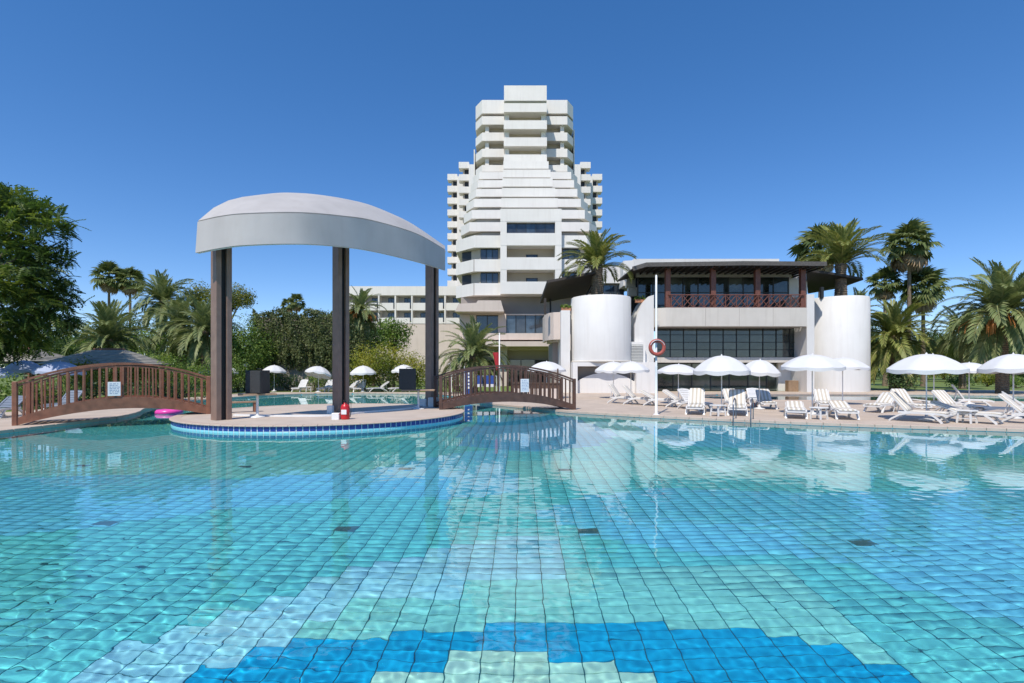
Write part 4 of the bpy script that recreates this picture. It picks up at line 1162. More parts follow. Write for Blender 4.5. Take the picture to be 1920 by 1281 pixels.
# left terrace: cream curved parapet, fin, ceiling
rb('fin_wall', WHITE2, lambda m: m.box(XY(1052,44),XY(1069,44),44,47,0,ZY(582,44)))
def leftpar(m):
    x0_, x1_ = XY(1026,45), XY(1052,44.5)-.002
    m.wall([(x0_-.1,50),(x0_-.1,46.8),(x0_+.15,45.6),(x0_+.55,44.9),(x1_,44.7)], ZY(637,45), ZY(586,45), .25)
rb('side_terrace_parapet', PINKBEIGE, leftpar)
rb('side_terrace_slab', CREAM, lambda m: m.prism([(XY(1026,45)+.3,50),(XY(1026,45)+.3,46.8),(XY(1026,45)+.8,45.3),(XY(1052,44.5)-.01,45.0),(XY(1052,44.5)-.01,50)], ZY(640,45)+.02, ZY(633,45)))
rb('side_wall', GREYWALL, lambda m: m.box(XY(1036,47),XY(1052,44)+.0,47.01,52,0,ZY(642,47)))  # grey colour carries the shade on this wall
# flower boxes on the terraces
for (x,y,z,lab) in ((XY(1062,44.3),44.6,ZY(582,44),'terracotta flower box on the left terrace wall'),(XY(1243,45),45.9,z1-.4,'terracotta flower box at the left end of the timber railing'),(XY(1203,45),45.6,ZY(566,45),'flower box with plant on the white pillar top')):
    e = empty('flower_box', (x,y,z+.005), 0, label=lab, cat='flower box', group='flower boxes on the restaurant')
    MB().bbox(-.42,.42,-.16,.16,0,.3,.02).build('box', TERRACOTTA, e)
    rr = np.random.RandomState(int(abs(x*10))); V = []; Fc = []
    for k in range(160):
        c = np.array([rr.uniform(-.45,.45), rr.uniform(-.22,.22), .28+abs(rr.normal(0,.13))]); u = rr.normal(0,.06,3); v = rr.normal(0,.05,3)
        V += [c-u, c+v, c+u, c-v]; Fc.append((4*k,4*k+1,4*k+2,4*k+3))
    e['_leaf'] = 1
    flower = (np.array(V), np.array(Fc), rr.rand(160)); e_leaf = e
    if 'FLOWER' not in globals(): FLOWER = []
    FLOWER.append((e, flower))
for e, _f in FLOWER: del e['_leaf']

# ------------------------------------------------------------------ hotel tower
CX = 2.35
tower = empty('hotel_tower', (CX, 66, 0), label='tall white stepped hotel tower with balcony bands behind the pool', cat='hotel')
def tw(name, mat, fn):
    m = MB(); fn(m); return m.build(name, mat, tower, world=True)
Z0, FH = 11.44, 3.01
YK = [63.5,63.5,63.5,63.5,68.5,73.1,77.4,81.7,85.8,90.2,90.2,90.2,90.2]
YS = [64.6,64.6,64.6,69.2,73.5,77.7,81.9,86.2,90.4,94.8,94.8,94.8,94.8,94.8]
YBACK = 108
TGAP = M('terrace_shade_grey', (.36,.345,.32), .8, .08, .6)  # grey puts the shadow line between terraces into the wall colour
bw = 3.8
for k in range(14):
    zb = Z0+FH*k; zp = zb+1.53; Ys = YS[k]
    low = k <= 2
    cw, ow, dy = (7.15, 9.7, 2.6) if low else ((8.1, 9.5, 2.4) if k < 9 else (7.9, 9.25, 2.4))
    stepS = (YS[k+1]-YS[k]) if k < 13 else 0
    if k < 13:                                   # centre bay
        Yc = YK[k]; stepC = (YK[k+1]-YK[k]) if k < 12 else 0
        under = .30 if 4 <= k <= 9 else 0.0
        tw('bay_parapet', TOWER, lambda m: m.box(CX-bw,CX+bw,Yc,Yc+.3,zb+under,zp))
        tw('bay_slab', TOWER, lambda m: m.box(CX-bw+.01,CX+bw-.01,Yc+.301,Yc+5.2,zb+.02+under,zb+.25+under))
        if k <= 2:
            for s_ in (-1,1):
                xa = CX+s_*bw; xb_ = CX+s_*(bw-.8)
                tw('bay_pillar', TOWER, lambda m: m.box(min(xa,xb_)+.004,max(xa,xb_)-.004,Yc+.02,Yc+2.2,zp,zb+FH))
        if 9 <= k < 12:
            for s_ in (-1,1):
                xx = CX+s_*(bw-.55)
                tw('bay_pillar', TOWER, lambda m: m.box(xx-.4,xx+.4,Yc+1.1,Yc+2.1,zb+.25,zb+FH))
        rec = 2.2 if stepC < 1 else stepC+.4
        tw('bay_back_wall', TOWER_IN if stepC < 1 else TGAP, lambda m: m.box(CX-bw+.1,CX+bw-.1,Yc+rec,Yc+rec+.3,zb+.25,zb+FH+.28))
        if k in (0,1):
            tw('bay_door', FRAMEBLK, lambda m: m.box(CX-.55,CX+.95,Yc+2.12,Yc+2.2,zb+.25,zb+2.35))
            tw('pane', DARKGLASS, lambda m: m.box(CX-.45,CX+.85,Yc+2.09,Yc+2.12,zb+.3,zb+2.25))
        if k == 2:
            for q in range(5):
                wA = CX-3.0+q*1.2
                tw('window_pane', DARKGLASS if q != 2 else BLUEGLASS, lambda m: m.box(wA+.04,wA+1.16,Yc+.5,Yc+.53,zp,zb+FH-.05))
                tw('window_frame', FRAMEBLK, lambda m: m.box(wA-.04,wA+.04,Yc+.42,Yc+.56,zp,zb+FH-.05))
            tw('window_frame', FRAMEBLK, lambda m: m.box(CX+2.96,CX+3.0,Yc+.42,Yc+.56,zp,zb+FH-.05))
            tw('bay_lintel', TOWER, lambda m: m.box(CX-2.99,CX+2.99,Yc+.03,Yc+.6,zb+FH-.12,zb+FH-.002))
    for s_ in (-1,1):                            # side balconies with chamfered corners
        zt_ = zp
        under = .30 if 3 <= k <= 9 else (-.95 if k == 13 else 0.0)
        pth = [(CX+s_*(bw+.003),Ys),(CX+s_*cw,Ys),(CX+s_*ow,Ys+dy),(CX+s_*ow,Ys+dy+6.5)]
        tw('side_parapet', TOWER, lambda m: m.wall(pth if s_ > 0 else pth[::-1], zb+under, zt_, .28))
        if k < 2: tw('panel_joint', GREYWALL, lambda m: m.box(CX+s_*cw-.05,CX+s_*cw+.05,Ys-.006,Ys+.05,zb+.02,zp-.02))
        sl = [(CX+s_*(bw+.01),Ys+.3),(CX+s_*(cw-.05),Ys+.3),(CX+s_*(ow-.3),Ys+dy+.1),(CX+s_*(ow-.3),Ys+dy+6.4),(CX+s_*(bw+.01),Ys+dy+6.4)]
        tw('side_slab', TOWER, lambda m: m.prism(sl, zb+.03+under, zb+.25+under))
        iw = cw-.7
        rec = stepS+.4 if stepS > 1 else (.75 if k <= 1 else 1.7)
        bwall = [(CX+s_*(bw+.02),Ys+rec),(CX+s_*iw,Ys+rec),(CX+s_*(ow-.75),Ys+rec+2.0),(CX+s_*(ow-.75),YBACK),(CX+s_*(bw+.02),YBACK)]
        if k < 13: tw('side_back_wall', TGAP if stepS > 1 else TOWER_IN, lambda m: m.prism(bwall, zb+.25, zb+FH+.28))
        if k <= 1:
            lo, hi = sorted((CX+s_*4.1, CX+s_*(iw-.1)))
            tw('window_frame', FRAMEBLK, lambda m: m.box(lo,hi,Ys+rec-.07,Ys+rec-.002,zp-.6,zb+FH-.02))
            for q in range(3):
                w3 = (hi-lo)/3
                tw('pane', DARKGLASS if q != 1 else BLUEGLASS, lambda m: m.box(lo+q*w3+.05,lo+(q+1)*w3-.05,Ys+rec-.10,Ys+rec-.075,zp-.5,zb+FH-.16))
            a0 = Vector((CX+s_*(iw+.75), Ys+rec+.75)); a1 = Vector((CX+s_*(ow-.85), Ys+rec+1.75))
            tw('window_frame', FRAMEBLK, lambda m: m.bar([(a0.x,a0.y,(zp+zb+FH)/2-.1),(a1.x,a1.y,(zp+zb+FH)/2-.1)], .12, 1.5))
        elif 9 <= k < 12:
            lo, hi = sorted((CX+s_*4.3, CX+s_*6.0))
            tw('window_frame', FRAMEBLK, lambda m: m.box(lo,hi,Ys+rec-.07,Ys+rec-.002,zb+.35,zb+2.3))
            tw('pane', DARKGLASS, lambda m: m.box(lo+.08,hi-.08,Ys+rec-.10,Ys+rec-.075,zb+.45,zb+2.2))
            xx = CX+s_*(cw-.9)
            tw('side_pillar', TOWER, lambda m: m.box(xx-.35,xx+.35,Ys+.6,Ys+1.5,zb+.25,zb+FH))
zt12 = Z0+FH*12+1.53
# floors above the k=2 windows closed, crown of the tower
tw('crown_block', TOWER, lambda m: m.box(CX-3.75,CX+3.75,90.0,104,zt12+.35,52.1))
tw('crown_base', TOWER, lambda m: m.box(CX-3.6,CX+3.6,90.6,104,zt12-.9,zt12+.349))
tw('roof_slab', TOWER, lambda m: m.box(CX-7.4,CX+7.4,97.6,106,zt12-1.2,zt12+2.3))
tw('side_screen', TOWER, lambda m: (m.box(CX+9.5,CX+9.7,98.5,106,Z0+FH*9,Z0+FH*12+.8), m.box(CX-9.7,CX-9.5,98.5,106,Z0+FH*9,Z0+FH*11)))
# lower storeys of the tower
tw('lower_wall', GREYWALL, lambda m: m.box(-6.6,11.5,66.2,100,7.6,Z0+.02))  # grey-beige colour carries the shadow under the balconies
tw('sun_fascia', PINKBEIGE, lambda m: m.add([(XY(853,62.5),62.5,9.15),(XY(945,62.5),62.5,9.15),(XY(939,62.5),62.5,10.5),(XY(896,62.5),62.5,10.5),(XY(893,62.5),62.5,10.2),(XY(860,62.5),62.5,10.1),
      (XY(853,62.5),66.2,9.15),(XY(945,62.5),66.2,9.15),(XY(939,62.5),66.2,10.5),(XY(896,62.5),66.2,10.5),(XY(893,62.5),66.2,10.2),(XY(860,62.5),66.2,10.1)],
      [(0,1,2,3,4,5),(11,10,9,8,7,6)]+[(i,6+i,6+(i+1)%6,(i+1)%6) for i in range(6)]))
tw('lower_front', PINKBEIGE, lambda m: (m.box(XY(862,65),XY(893,65),65,66.1,4.5,9.1), m.box(XY(934,65),XY(949,65),64.8,66.1,4.5,9.1), m.box(XY(862,65),7.5,64.9,66.1,4.5,6.55), m.box(XY(893,65),7.5,65,66.1,9.0,9.14)))
for (pa, pb) in ((893,934),(949,1022)):
    xa, xb = XY(pa,65), XY(pb,65); nq = 2 if pb < 940 else 4
    for q in range(nq):
        w3 = (xb-xa)/nq
        tw('window_pane', DARKGLASS if q % 2 else BLUEGLASS, lambda m: m.box(xa+q*w3+.05,xa+(q+1)*w3-.05,65.3,65.34,6.6,8.98))
        tw('window_frame', FRAMEBLK, lambda m: m.box(xa+q*w3-.05,xa+q*w3+.05,65.2,65.4,6.55,9.0))
tw('ledge', PINKBEIGE, lambda m: (m.box(-5.0,5.6,62.6,65,5.7,6.5), m.box(-3.2,5.2,61.6,64.9,4.85,5.45)))
tw('ground_recess', TOWER_IN, lambda m: m.box(-7,6.5,66,66.3,3.3,4.85))
tw('ground_front', PINKBEIGE, lambda m: (m.box(-6.6,-4.3,63.5,66,0,5.69), m.box(-1.6,-.6,63.5,66,0,4.84)))
for q in range(6): tw('glass_door', DARKGLASS, lambda m: m.box(-4.2+q*1.8,-2.5+q*1.8,65.4,65.45,0,3.3))
tw('ground_fill', GREYWALL, lambda m: m.box(-6.6,11.5,67,100,0,7.59))
# rear wings with small stacked balconies at their sides
def rearwing(xl_, xr_, Y_, ztop, nfl, first):
    tw('rear_wing_wall', TOWER, lambda m: m.box(xl_,xr_,Y_,Y_+14,0,ztop-.8))
    pm = MB().box(-1.25,1.25,0,2.4,0,1.5).mesh('small_balcony', TOWER)
    dm_ = MB().box(-.7,.7,.9,2.3,0,1.5).mesh('balcony_shade_block', FRAMEBLK)  # solid black block painted as the shade in the balcony opening
    lm_ = MB().box(-1.0,-.6,.6,2.3,0,1.5).mesh('balcony_side_wall', TOWER_IN)
    for s, xe in ((-1,xl_),(1,xr_)):
        for k in range(nfl):
            z = ztop-1.5-3.01*k
            link('small_balcony', pm, tower, (xe+s*1.25-CX, Y_+.5-66, z))
            link('balcony_shade_block', dm_, tower, (xe+s*.65-CX, Y_+.6-66, z-1.505), None, (s,1,1))
            link('balcony_side_wall', lm_, tower, (xe+s*.55-CX, Y_+.6-66, z-1.503), None, (-s,1,1))
rearwing(-13.9, 20.4, 129.5, 52.0, 12, 0)
rearwing(-10.5, 16.7, 124.5, 53.0, 12, 0)

# ------------------------------------------------------------------ low-rise wing left of the tower
wing = empty('hotel_wing', (-22, 103, 0), label='long low white hotel wing with recessed balconies left of the tower', cat='hotel wing')
def wg(name, mat, fn):
    m = MB(); fn(m); return m.build(name, mat, wing, world=True)
YW = 103.0
wxl, wxr = -34.6, -8.6
wg('back_wall', M('recess_shade_grey', (.55,.54,.52), .8, .05, 1), lambda m: m.box(wxl+.1,wxr,YW+2.2,YW+14,0,18.9))  # recess wall greyed, the shadow in the bays put into its colour
wg('roof_parapet', TOWER, lambda m: m.box(wxl,wxr,YW-.15,YW+14.2,ZY(554,YW),ZY(537,YW)))
fl_ = [(568,582),(596,607)]
wg('lower_front', PINKBEIGE, lambda m: m.box(wxl,wxr,YW+.0,YW+2.1,0,ZY(608,YW)))
for a_, b_ in fl_:
    wg('slab', TOWER, lambda m: m.box(wxl,wxr,YW+.05,YW+2.2,ZY(b_,YW)+.05,ZY(b_,YW)+.3))
    x = XY(708.9,YW)-3.33*2
    while x < wxr-1:
        wg('balcony_parapet', TOWER, lambda m: m.box(x+.32,x+3.05,YW,YW+.15,ZY(b_,YW),ZY(a_,YW)))
        wg('window', FRAMEBLK, lambda m: m.box(x+1.5,x+3.0,YW+2.1,YW+2.195,ZY(b_,YW)+.3,ZY(a_,YW)+1.25))
        wg('pane', DARKGLASS, lambda m: m.box(x+1.58,x+2.2,YW+2.07,YW+2.1,ZY(b_,YW)+.4,ZY(a_,YW)+1.15))
        wg('pane', BLUEGLASS, lambda m: m.box(x+2.28,x+2.92,YW+2.07,YW+2.1,ZY(b_,YW)+.4,ZY(a_,YW)+1.15))
        x += 3.33
x = XY(708.9,YW)-3.33*2
while x < wxr:
    wg('party_fin', TOWER, lambda m: m.box(x,x+.3,YW-.1,YW+2.2,ZY(607,YW),ZY(554,YW)))
    x += 3.33
wg('end_wall', TOWER, lambda m: m.box(wxl-.3,wxl,YW-.1,YW+14,0,ZY(554,YW)))

# ------------------------------------------------------------------ pavilions on the left
def pavilion(cx, cy, hw_, hd, ze, zr, label):
    e = empty('garden_pavilion', (cx, cy, -.02), 0, label=label, cat='pavilion', group='shingle roofed pavilions')
    m = MB(); r = hw_*.35
    rows = 9
    # four hipped slopes as overlapping shingle courses
    for i in range(rows):
        t0, t1 = i/rows, (i+1.12)/rows
        t1 = min(t1, 1.0)
        w0, d0 = hw_*(1-t0)+r*t0, hd*(1-t0)+.15*t0
        w1, d1 = hw_*(1-t1)+r*t1, hd*(1-t1)+.15*t1
        za, zb = ze+(zr-ze)*t0, ze+(zr-ze)*t1
        A = [(-w0,-d0,za+.05),(w0,-d0,za+.05),(w0,d0,za+.05),(-w0,d0,za+.05)]
        B = [(-w1,-d1,zb),(w1,-d1,zb),(w1,d1,zb),(-w1,d1,zb)]
        m = MB().add(A+B+[(x,y,z-.06) for x,y,z in A], [(k,(k+1)%4,4+(k+1)%4,4+k) for k in range(4)]+[(8+k,8+(k+1)%4,(k+1)%4,k) for k in range(4)])
        m.build('shingle_course', SHINGLE, e)
    MB().bbox(-r,r,-.16,.16,zr-.08,zr+.12,.03).build('ridge_cap', BRIDGEWOOD, e)
    MB().box(-hw_+.1,hw_-.1,-hd+.1,hd-.1,ze-.12,ze-.02).build('eaves_board', DARKROOF, e)
    for sx in (-1,1):
        for sy in (-1,1): MB().bbox(sx*(hw_-.4)-.07,sx*(hw_-.4)+.07,sy*(hd-.4)-.07,sy*(hd-.4)+.07,0,ze-.1,.01).build('post', BRIDGEWOOD, e)
pavilion(*at(205,0,34).xy, 2.8, 2.2, 2.3, 3.25, 'grey shingle roofed pavilion behind the left bridge, right of two')
pavilion(*at(52,0,36).xy, 2.2, 2.2, 2.5, 3.4, 'grey shingle roofed pavilion under the big tree, left of two')

# ------------------------------------------------------------------ vegetation
LM_TREE = leaf_mat('dark_green_leaf', (.035,.068,.019), (.077,.131,.031), (.241,.297,.054))
LM_BUSH = leaf_mat('fresh_green_leaf', (.054,.106,.023), (.134,.221,.042), (.326,.403,.087))
LM_DARK = leaf_mat('deep_green_leaf', (.026,.057,.021), (.067,.122,.039), (.164,.232,.064))
LM_YEL = leaf_mat('yellow_green_leaf', (.100,.147,.018), (.270,.294,.041), (.499,.435,.075))
LM_IVY = leaf_mat('olive_ivy_leaf', (.044,.067,.022), (.117,.150,.051), (.243,.262,.101))
LM_PINE = leaf_mat('pine_needle', (.068,.096,.023), (.164,.192,.042), (.307,.297,.077))
LM_PALM = leaf_mat('date_palm_leaflet', (.106,.143,.054), (.202,.250,.096), (.365,.374,.164), .25)
LM_PALMY = leaf_mat('yellowing_palm_leaflet', (.110,.151,.040), (.221,.256,.069), (.409,.380,.127), .25)
LM_FAN = leaf_mat('fan_palm_leaf', (.068,.106,.035), (.143,.183,.061), (.288,.288,.115), .25)
LM_DRY = leaf_mat('dry_palm_leaf', (.250,.164,.087), (.384,.269,.143), (.538,.384,.211), .2)

def leaf_quads(C, N, size, rs, asp=.55, droop=0.0):
    """diamond leaves at points C facing roughly N"""
    n = len(C)
    N = N + rs.normal(0, .55, (n,3)); N /= np.linalg.norm(N, axis=1, keepdims=True)
    T = rs.normal(0, 1, (n,3)); T[:,2] -= droop
    U = T - (T*N).sum(1, keepdims=True)*N; U /= np.linalg.norm(U, axis=1, keepdims=True)+1e-9
    W = np.cross(N, U)
    s = (size*rs.uniform(.6, 1.35, n))[:, None]
    V = np.stack([C-U*s*.5, C+W*s*asp*.5+N*s*.06, C+U*s*.5, C-W*s*asp*.5+N*s*.06], 1).reshape(-1,3)
    Fc = np.arange(4*n).reshape(n, 4)
    return V, Fc

def clump_tint(C, rs, k=1.0, sx=1.7):
    t = .5+.22*np.sin(C[:,0]*sx+1.3*np.sin(C[:,2]*sx*1.1))+.18*np.sin(C[:,1]*sx*1.3+C[:,2]*sx*.9)
    return np.clip(t*.65+rs.normal(.17, .22, len(C)), 0, 1)

def blob_points(blobs, dens, rs, zmin=0.05, fill=.30):
    Cs, Ns = [], []
    for (cx, cy, cz, rx, ry, rz_) in blobs:
        n = max(20, int(dens*(rx*ry+ry*rz_+rx*rz_)*4))
        D = rs.normal(0, 1, (n,3)); D /= np.linalg.norm(D, axis=1, keepdims=True)
        lob = 1+.16*np.sin(D[:,0]*5+cx)*np.sin(D[:,2]*6+cy)+.10*np.sin(D[:,1]*9+cz*3)
        r = (1-fill*rs.rand(n)**1.6)*lob
        P = np.stack([cx+D[:,0]*rx*r, cy+D[:,1]*ry*r, cz+D[:,2]*rz_*r], 1)
        keep = P[:,2] > zmin
        Cs.append(P[keep]); Nn = D.copy(); Nn[:,2] += .35; Ns.append(Nn[keep])
    return np.concatenate(Cs), np.concatenate(Ns)

def foliage(name, mat, blobs, dens, size, parent, seed, asp=.55, off=(0,0,0), fill=.3, droop=0.0):
    rs_ = np.random.RandomState(seed)
    C, N = blob_points(blobs, dens, rs_, fill=fill)
    V, Fc = leaf_quads(C, N, size, rs_, asp, droop)
    return link(name, fast_mesh(name, V-np.array(off), Fc, mat, clump_tint(C, rs_)), parent)

def scatter_blobs(cx, cy, cz, rx, ry, rz_, n, s, seed):
    rr = random.Random(seed); out = []
    for k in range(n):
        while True:
            x, y, z = rr.uniform(-1,1), rr.uniform(-1,1), rr.uniform(-1,1)
            if x*x+y*y+z*z < 1: break
        q = s*rr.uniform(.6,1.3)
        out.append((cx+x*rx, cy+y*ry, cz+z*rz_, q, q, q*.8))
    return out

for e, (V, Fc, t) in FLOWER:
    link('plant', fast_mesh('plant', V, Fc, LM_BUSH, t), e)

def tree(name, x, y, blobs, dens, size, mat, trunk_h, tr, label, group, seed, fill=.35, asp=.5):
    e = empty(name, (x, y, -.02), 0, label=label, cat='tree', group=group)
    rr = random.Random(seed)
    m = MB(); m.tube([(0,0,0),(rr.gauss(0,.1),rr.gauss(0,.1),trunk_h*.5),(rr.gauss(0,.15),rr.gauss(0,.15),trunk_h)], [tr,tr*.8,tr*.65], 10)
    for b in blobs[:10]:
        p = Vector((b[0]-x, b[1]-y, b[2]))
        q = Vector((0,0,trunk_h*rr.uniform(.75,1)))
        m.tube([q, q*.5+p*.5+Vector((rr.gauss(0,.2),rr.gauss(0,.2),.2)), p], [tr*.45,tr*.28,tr*.1], 6)
    m.build('trunk', BARK, e)
    foliage('crown', mat, blobs, dens, size, e, seed, asp, (x, y, -.02), fill)
    return e

# big feathery tree at the left edge
def feather_tree():
    x, y = -29.2, 27.5
    e = empty('feathery_tree', (x, y, -.02), 0, label='large dark green feathery leaved tree at the left edge', cat='tree')
    rr = random.Random(3); rs_ = np.random.RandomState(3)
    bl = []
    for (px_, py_, Y_, r_) in [(-20,372,27,1.15),(30,375,27,1.0),(70,400,26.5,1.1),(105,425,26,.95),(20,440,26,1.3),(60,470,26,1.1),(-40,430,28,1.6),(105,480,26.5,.9),(85,520,26,1.15),(115,560,26.2,.9),(30,530,25.5,1.4),(-30,540,26,1.7),(60,590,26,1.2),(100,610,26.3,.85),(10,610,26,1.3),(-60,620,26,1.6),(50,640,26.3,.9),(-90,480,28,2),(-90,560,28,2),(40,500,28.5,1.4),(70,560,28.5,1.3),(0,400,28.5,1.3),(125,600,27,.6),(10,655,26,.8)]:
        p = at(px_, py_, Y_); bl.append((p.x, p.y, p.z, r_*.90, r_*1.0, r_*.66))
    m = MB(); m.tube([(0,0,0),(.1,0,2),(-.1,.2,4.5),(.2,0,7)], [.38,.32,.26,.16], 12)
    for b in bl:
        p = Vector((b[0]-x, b[1]-y, b[2])); q = Vector((0,.1,min(6.5,max(2.4,b[2]-2.2))))
        m.tube([q, q*.55+p*.45+Vector((0,0,.5)), p], [.12,.07,.025], 6)
    m.build('trunk', BARK, e)
    C, N = blob_points(bl, 11, rs_, fill=.6)
    # each point carries one feathered leaf: a stalk with leaflet pairs
    n = len(C); npair = 6
    T = C-np.array([x, y, 6.5]); T /= np.linalg.norm(T, axis=1, keepdims=True); T = T*.8+rs_.normal(0,.55,(n,3)); T[:,2] -= .25
    T /= np.linalg.norm(T, axis=1, keepdims=True)
    Nn = rs_.normal(0,.35,(n,3)); Nn[:,2] += 1; Nn -= (Nn*T).sum(1,keepdims=True)*T; Nn /= np.linalg.norm(Nn,axis=1,keepdims=True)
    S = np.cross(T, Nn)
    Vs = []; L = .62*rs_.uniform(.75,1.25,n)[:,None]
    for k in range(npair):
        u = (k+.8)/npair
        c = C+T*L*(u-.4)-Nn*L*.25*u*u
        for sd in (-1,1):
            tip = c+S*sd*.24*(1-.35*u)+T*.10-Nn*.05
            w = T*.05
            Vs.append(np.stack([c-w, (c+tip)/2-w*.95, tip, (c+tip)/2+w*1.3], 1))
    V = np.stack(Vs, 1).reshape(-1,3); Fc = np.arange(len(V)).reshape(-1,4)
    t = np.repeat(clump_tint(C, rs_), npair*2)
    link('crown', fast_mesh('crown', V-np.array([x,y,-.02]), Fc, LM_TREE, t), e)
feather_tree()

# palms -------------------------------------------------------------
def frond_mesh(name, L, el, droop, mat, seed, npair=38, lw=.085, ll=.50):
    """one feather frond rising at angle el and bending down; grows along +x"""
    rs_ = np.random.RandomState(seed)
    npt = 14; P = [np.zeros(3)]; ang = el
    for k in range(npt):
        u = (k+1)/npt
        P.append(P[-1]+np.array([math.cos(ang), 0, math.sin(ang)])*L/npt); ang -= droop/npt*(.45+1.2*u)
    P = np.array(P)
    V = []; Fc = []; t = []
    def quad(a, b, c, d, tt):
        i = len(V); V.extend([a,b,c,d]); Fc.append((i,i+1,i+2,i+3)); t.append(tt)
    for k in range(npt):                                   # stalk
        w0, w1 = .045*(1-k/npt)+.008, .045*(1-(k+1)/npt)+.008
        for (y0, z0_, y1, z1_) in ((-1,0,0,.8),(0,.8,1,0),(1,0,-1,0)):
            quad(P[k]+[0,y0*w0,z0_*w0], P[k]+[0,y1*w0,z1_*w0], P[k+1]+[0,y1*w1,z1_*w1], P[k+1]+[0,y0*w1,z0_*w1], .85)
    for k in range(npair):
        u = .12+.88*(k+.5)/npair; f = u*npt; i = min(int(f), npt-1); q = f-i
        c = P[i]*(1-q)+P[i+1]*q; tg = P[i+1]-P[i]; tg = tg/np.linalg.norm(tg)
        up = np.array([-tg[2],0,tg[0]])
        l = ll*(.55+.75*math.sin(math.pi*min(1,u*.85+.12)))*rs_.uniform(.85,1.15)
        for sd in (-1,1):
            d = tg*(.55+.45*u)+np.array([0,sd,0])*(.85-.35*u)+up*(.30-.15*rs_.rand())
            d = d/np.linalg.norm(d)
            tip = c+d*l+np.array([0,0,-.16*l])
            mid = c+d*l*.5+np.array([0,0,.02])
            w = np.cross(d, up); w = w/np.linalg.norm(w)*lw*.5
            quad(c-w*.6, mid-w, tip, mid+w, float(np.clip(rs_.normal(.5,.2)+.12*(u-.5),0,1)))
    return fast_mesh(name, np.array(V), np.array(Fc), mat, t)

FR = {}
def fronds(mat, tag):
    if tag not in FR:
        FR[tag] = [frond_mesh('frond', 1.0*3.0, R(el), R(dr), mat, 10+i) for i, (el, dr) in enumerate(((82,35),(66,62),(50,82),(32,95),(12,95),(-12,75),(-38,45)))]
    return FR[tag]

def date_palm(x, y, z0, ztop, rad, nf, label, group, seed, trunk_r=.26, fruit=False, tag='g', low=6, lean=(0,0)):
    rr = random.Random(seed)
    e = empty('date_palm', (x, y, z0), 0, label=label, cat='palm', group=group)
    h = ztop-z0
    m = MB(); n = max(6, int(h/.16)); prof = []
    for k in range(n+1):
        u = k/n; r = trunk_r*(1.12-.3*u+.25*max(0,u-.85)/.15)
        prof += [(r*.93, h*u), (r*1.06, h*u+.07)]
    prof += [(trunk_r*.5, h+.3), (0, h+.4)]
    m.lathe(prof, 12, smooth=False); m.build('trunk', TRUNK, e)
    F_ = fronds(LM_PALM if tag == 'g' else LM_PALMY, tag)
    s = rad/2.55
    for k in range(nf):
        u = (k+.5)/nf
        cls = min(low, int(u**.9*(low+1)))
        a = k*2.39996+rr.uniform(-.25,.25)
        q = s*rr.uniform(.85,1.08)*(.9 if cls == 0 else 1)
        link('frond', F_[cls], e, (lean[0], lean[1], h+.12*(1-u)), (rr.gauss(0,.10), rr.gauss(0,.10), a), (q,q,q))
    if fruit:
        for k in range(fruit):
            a = (3.5+.9*k if fruit < 4 else k*.9)+rr.uniform(-.2,.2)
            m = MB()
            for j in range(16):
                b = a+rr.gauss(0,.35); L_ = rr.uniform(.8,1.4)*s*1.3
                m.tube([(0,0,h), (math.cos(b)*L_*.6, math.sin(b)*L_*.6, h+.1), (math.cos(b)*L_, math.sin(b)*L_, h-.5*s), (math.cos(b)*L_*1.02, math.sin(b)*L_*1.02, h-rr.uniform(.7,1.0)*s)], [.014,.016,.05,.03], 4)
            m.build('fruit_cluster', FRUIT, e)
    return e
GP = 'feather leaved palms'
date_palm(7.45,44.9,7.86,10.7,3.2,44,'palm with upright fronds growing out of the left drum',GP,1,.5,False,'y',3)
date_palm(30.7,47.8,8.21,11.6,3.9,40,'palm with arching fronds growing out of the right drum',GP,2,.5,False,'y',3)
date_palm(-3.25,42.6,-.02,2.9,3.0,60,'low bushy palm in front of the hotel entrance, above the right bridge',GP,3,.4,False,'g',5)
date_palm(-14.8,50.0,-.02,7.6,2.3,46,'slim palm with orange fruit just right of the middle canopy post',GP,4,.2,7,'g',6)
date_palm(-41.0,60.0,-.02,9.9,3.4,58,'tall palm below the sky between the fan palms and the left post',GP,5,.3,False,'g',6)
date_palm(-33.8,43.0,-.02,4.2,3.3,56,'bushy palm above the right pavilion roof',GP,6,.34,False,'g',5)
date_palm(-27.6,46.0,-.02,5.2,3.2,60,'bushy palm directly left of the left canopy post',GP,7,.34,False,'g',6)
date_palm(-32.4,50.0,-.02,6.0,3.0,50,'bushy palm between two others left of the left canopy post',GP,8,.3,False,'g',6)
date_palm(36.6,49.0,-.02,4.9,3.9,66,'wide bushy palm right of the right drum',GP,9,.4,False,'y',6)
date_palm(40.6,42.4,-.02,6.4,4.6,70,'large palm with orange fruit at the right edge',GP,10,.42,3,'g',6)
date_palm(36.4,54.0,-.02,7.6,2.6,40,'palm top just above the right drum rim at its right',GP,11,.3,False,'g',5)
date_palm(47.5,54.0,-.02,5.5,3.2,46,'palm behind the large one at the right edge',GP,12,.3,False,'g',6)

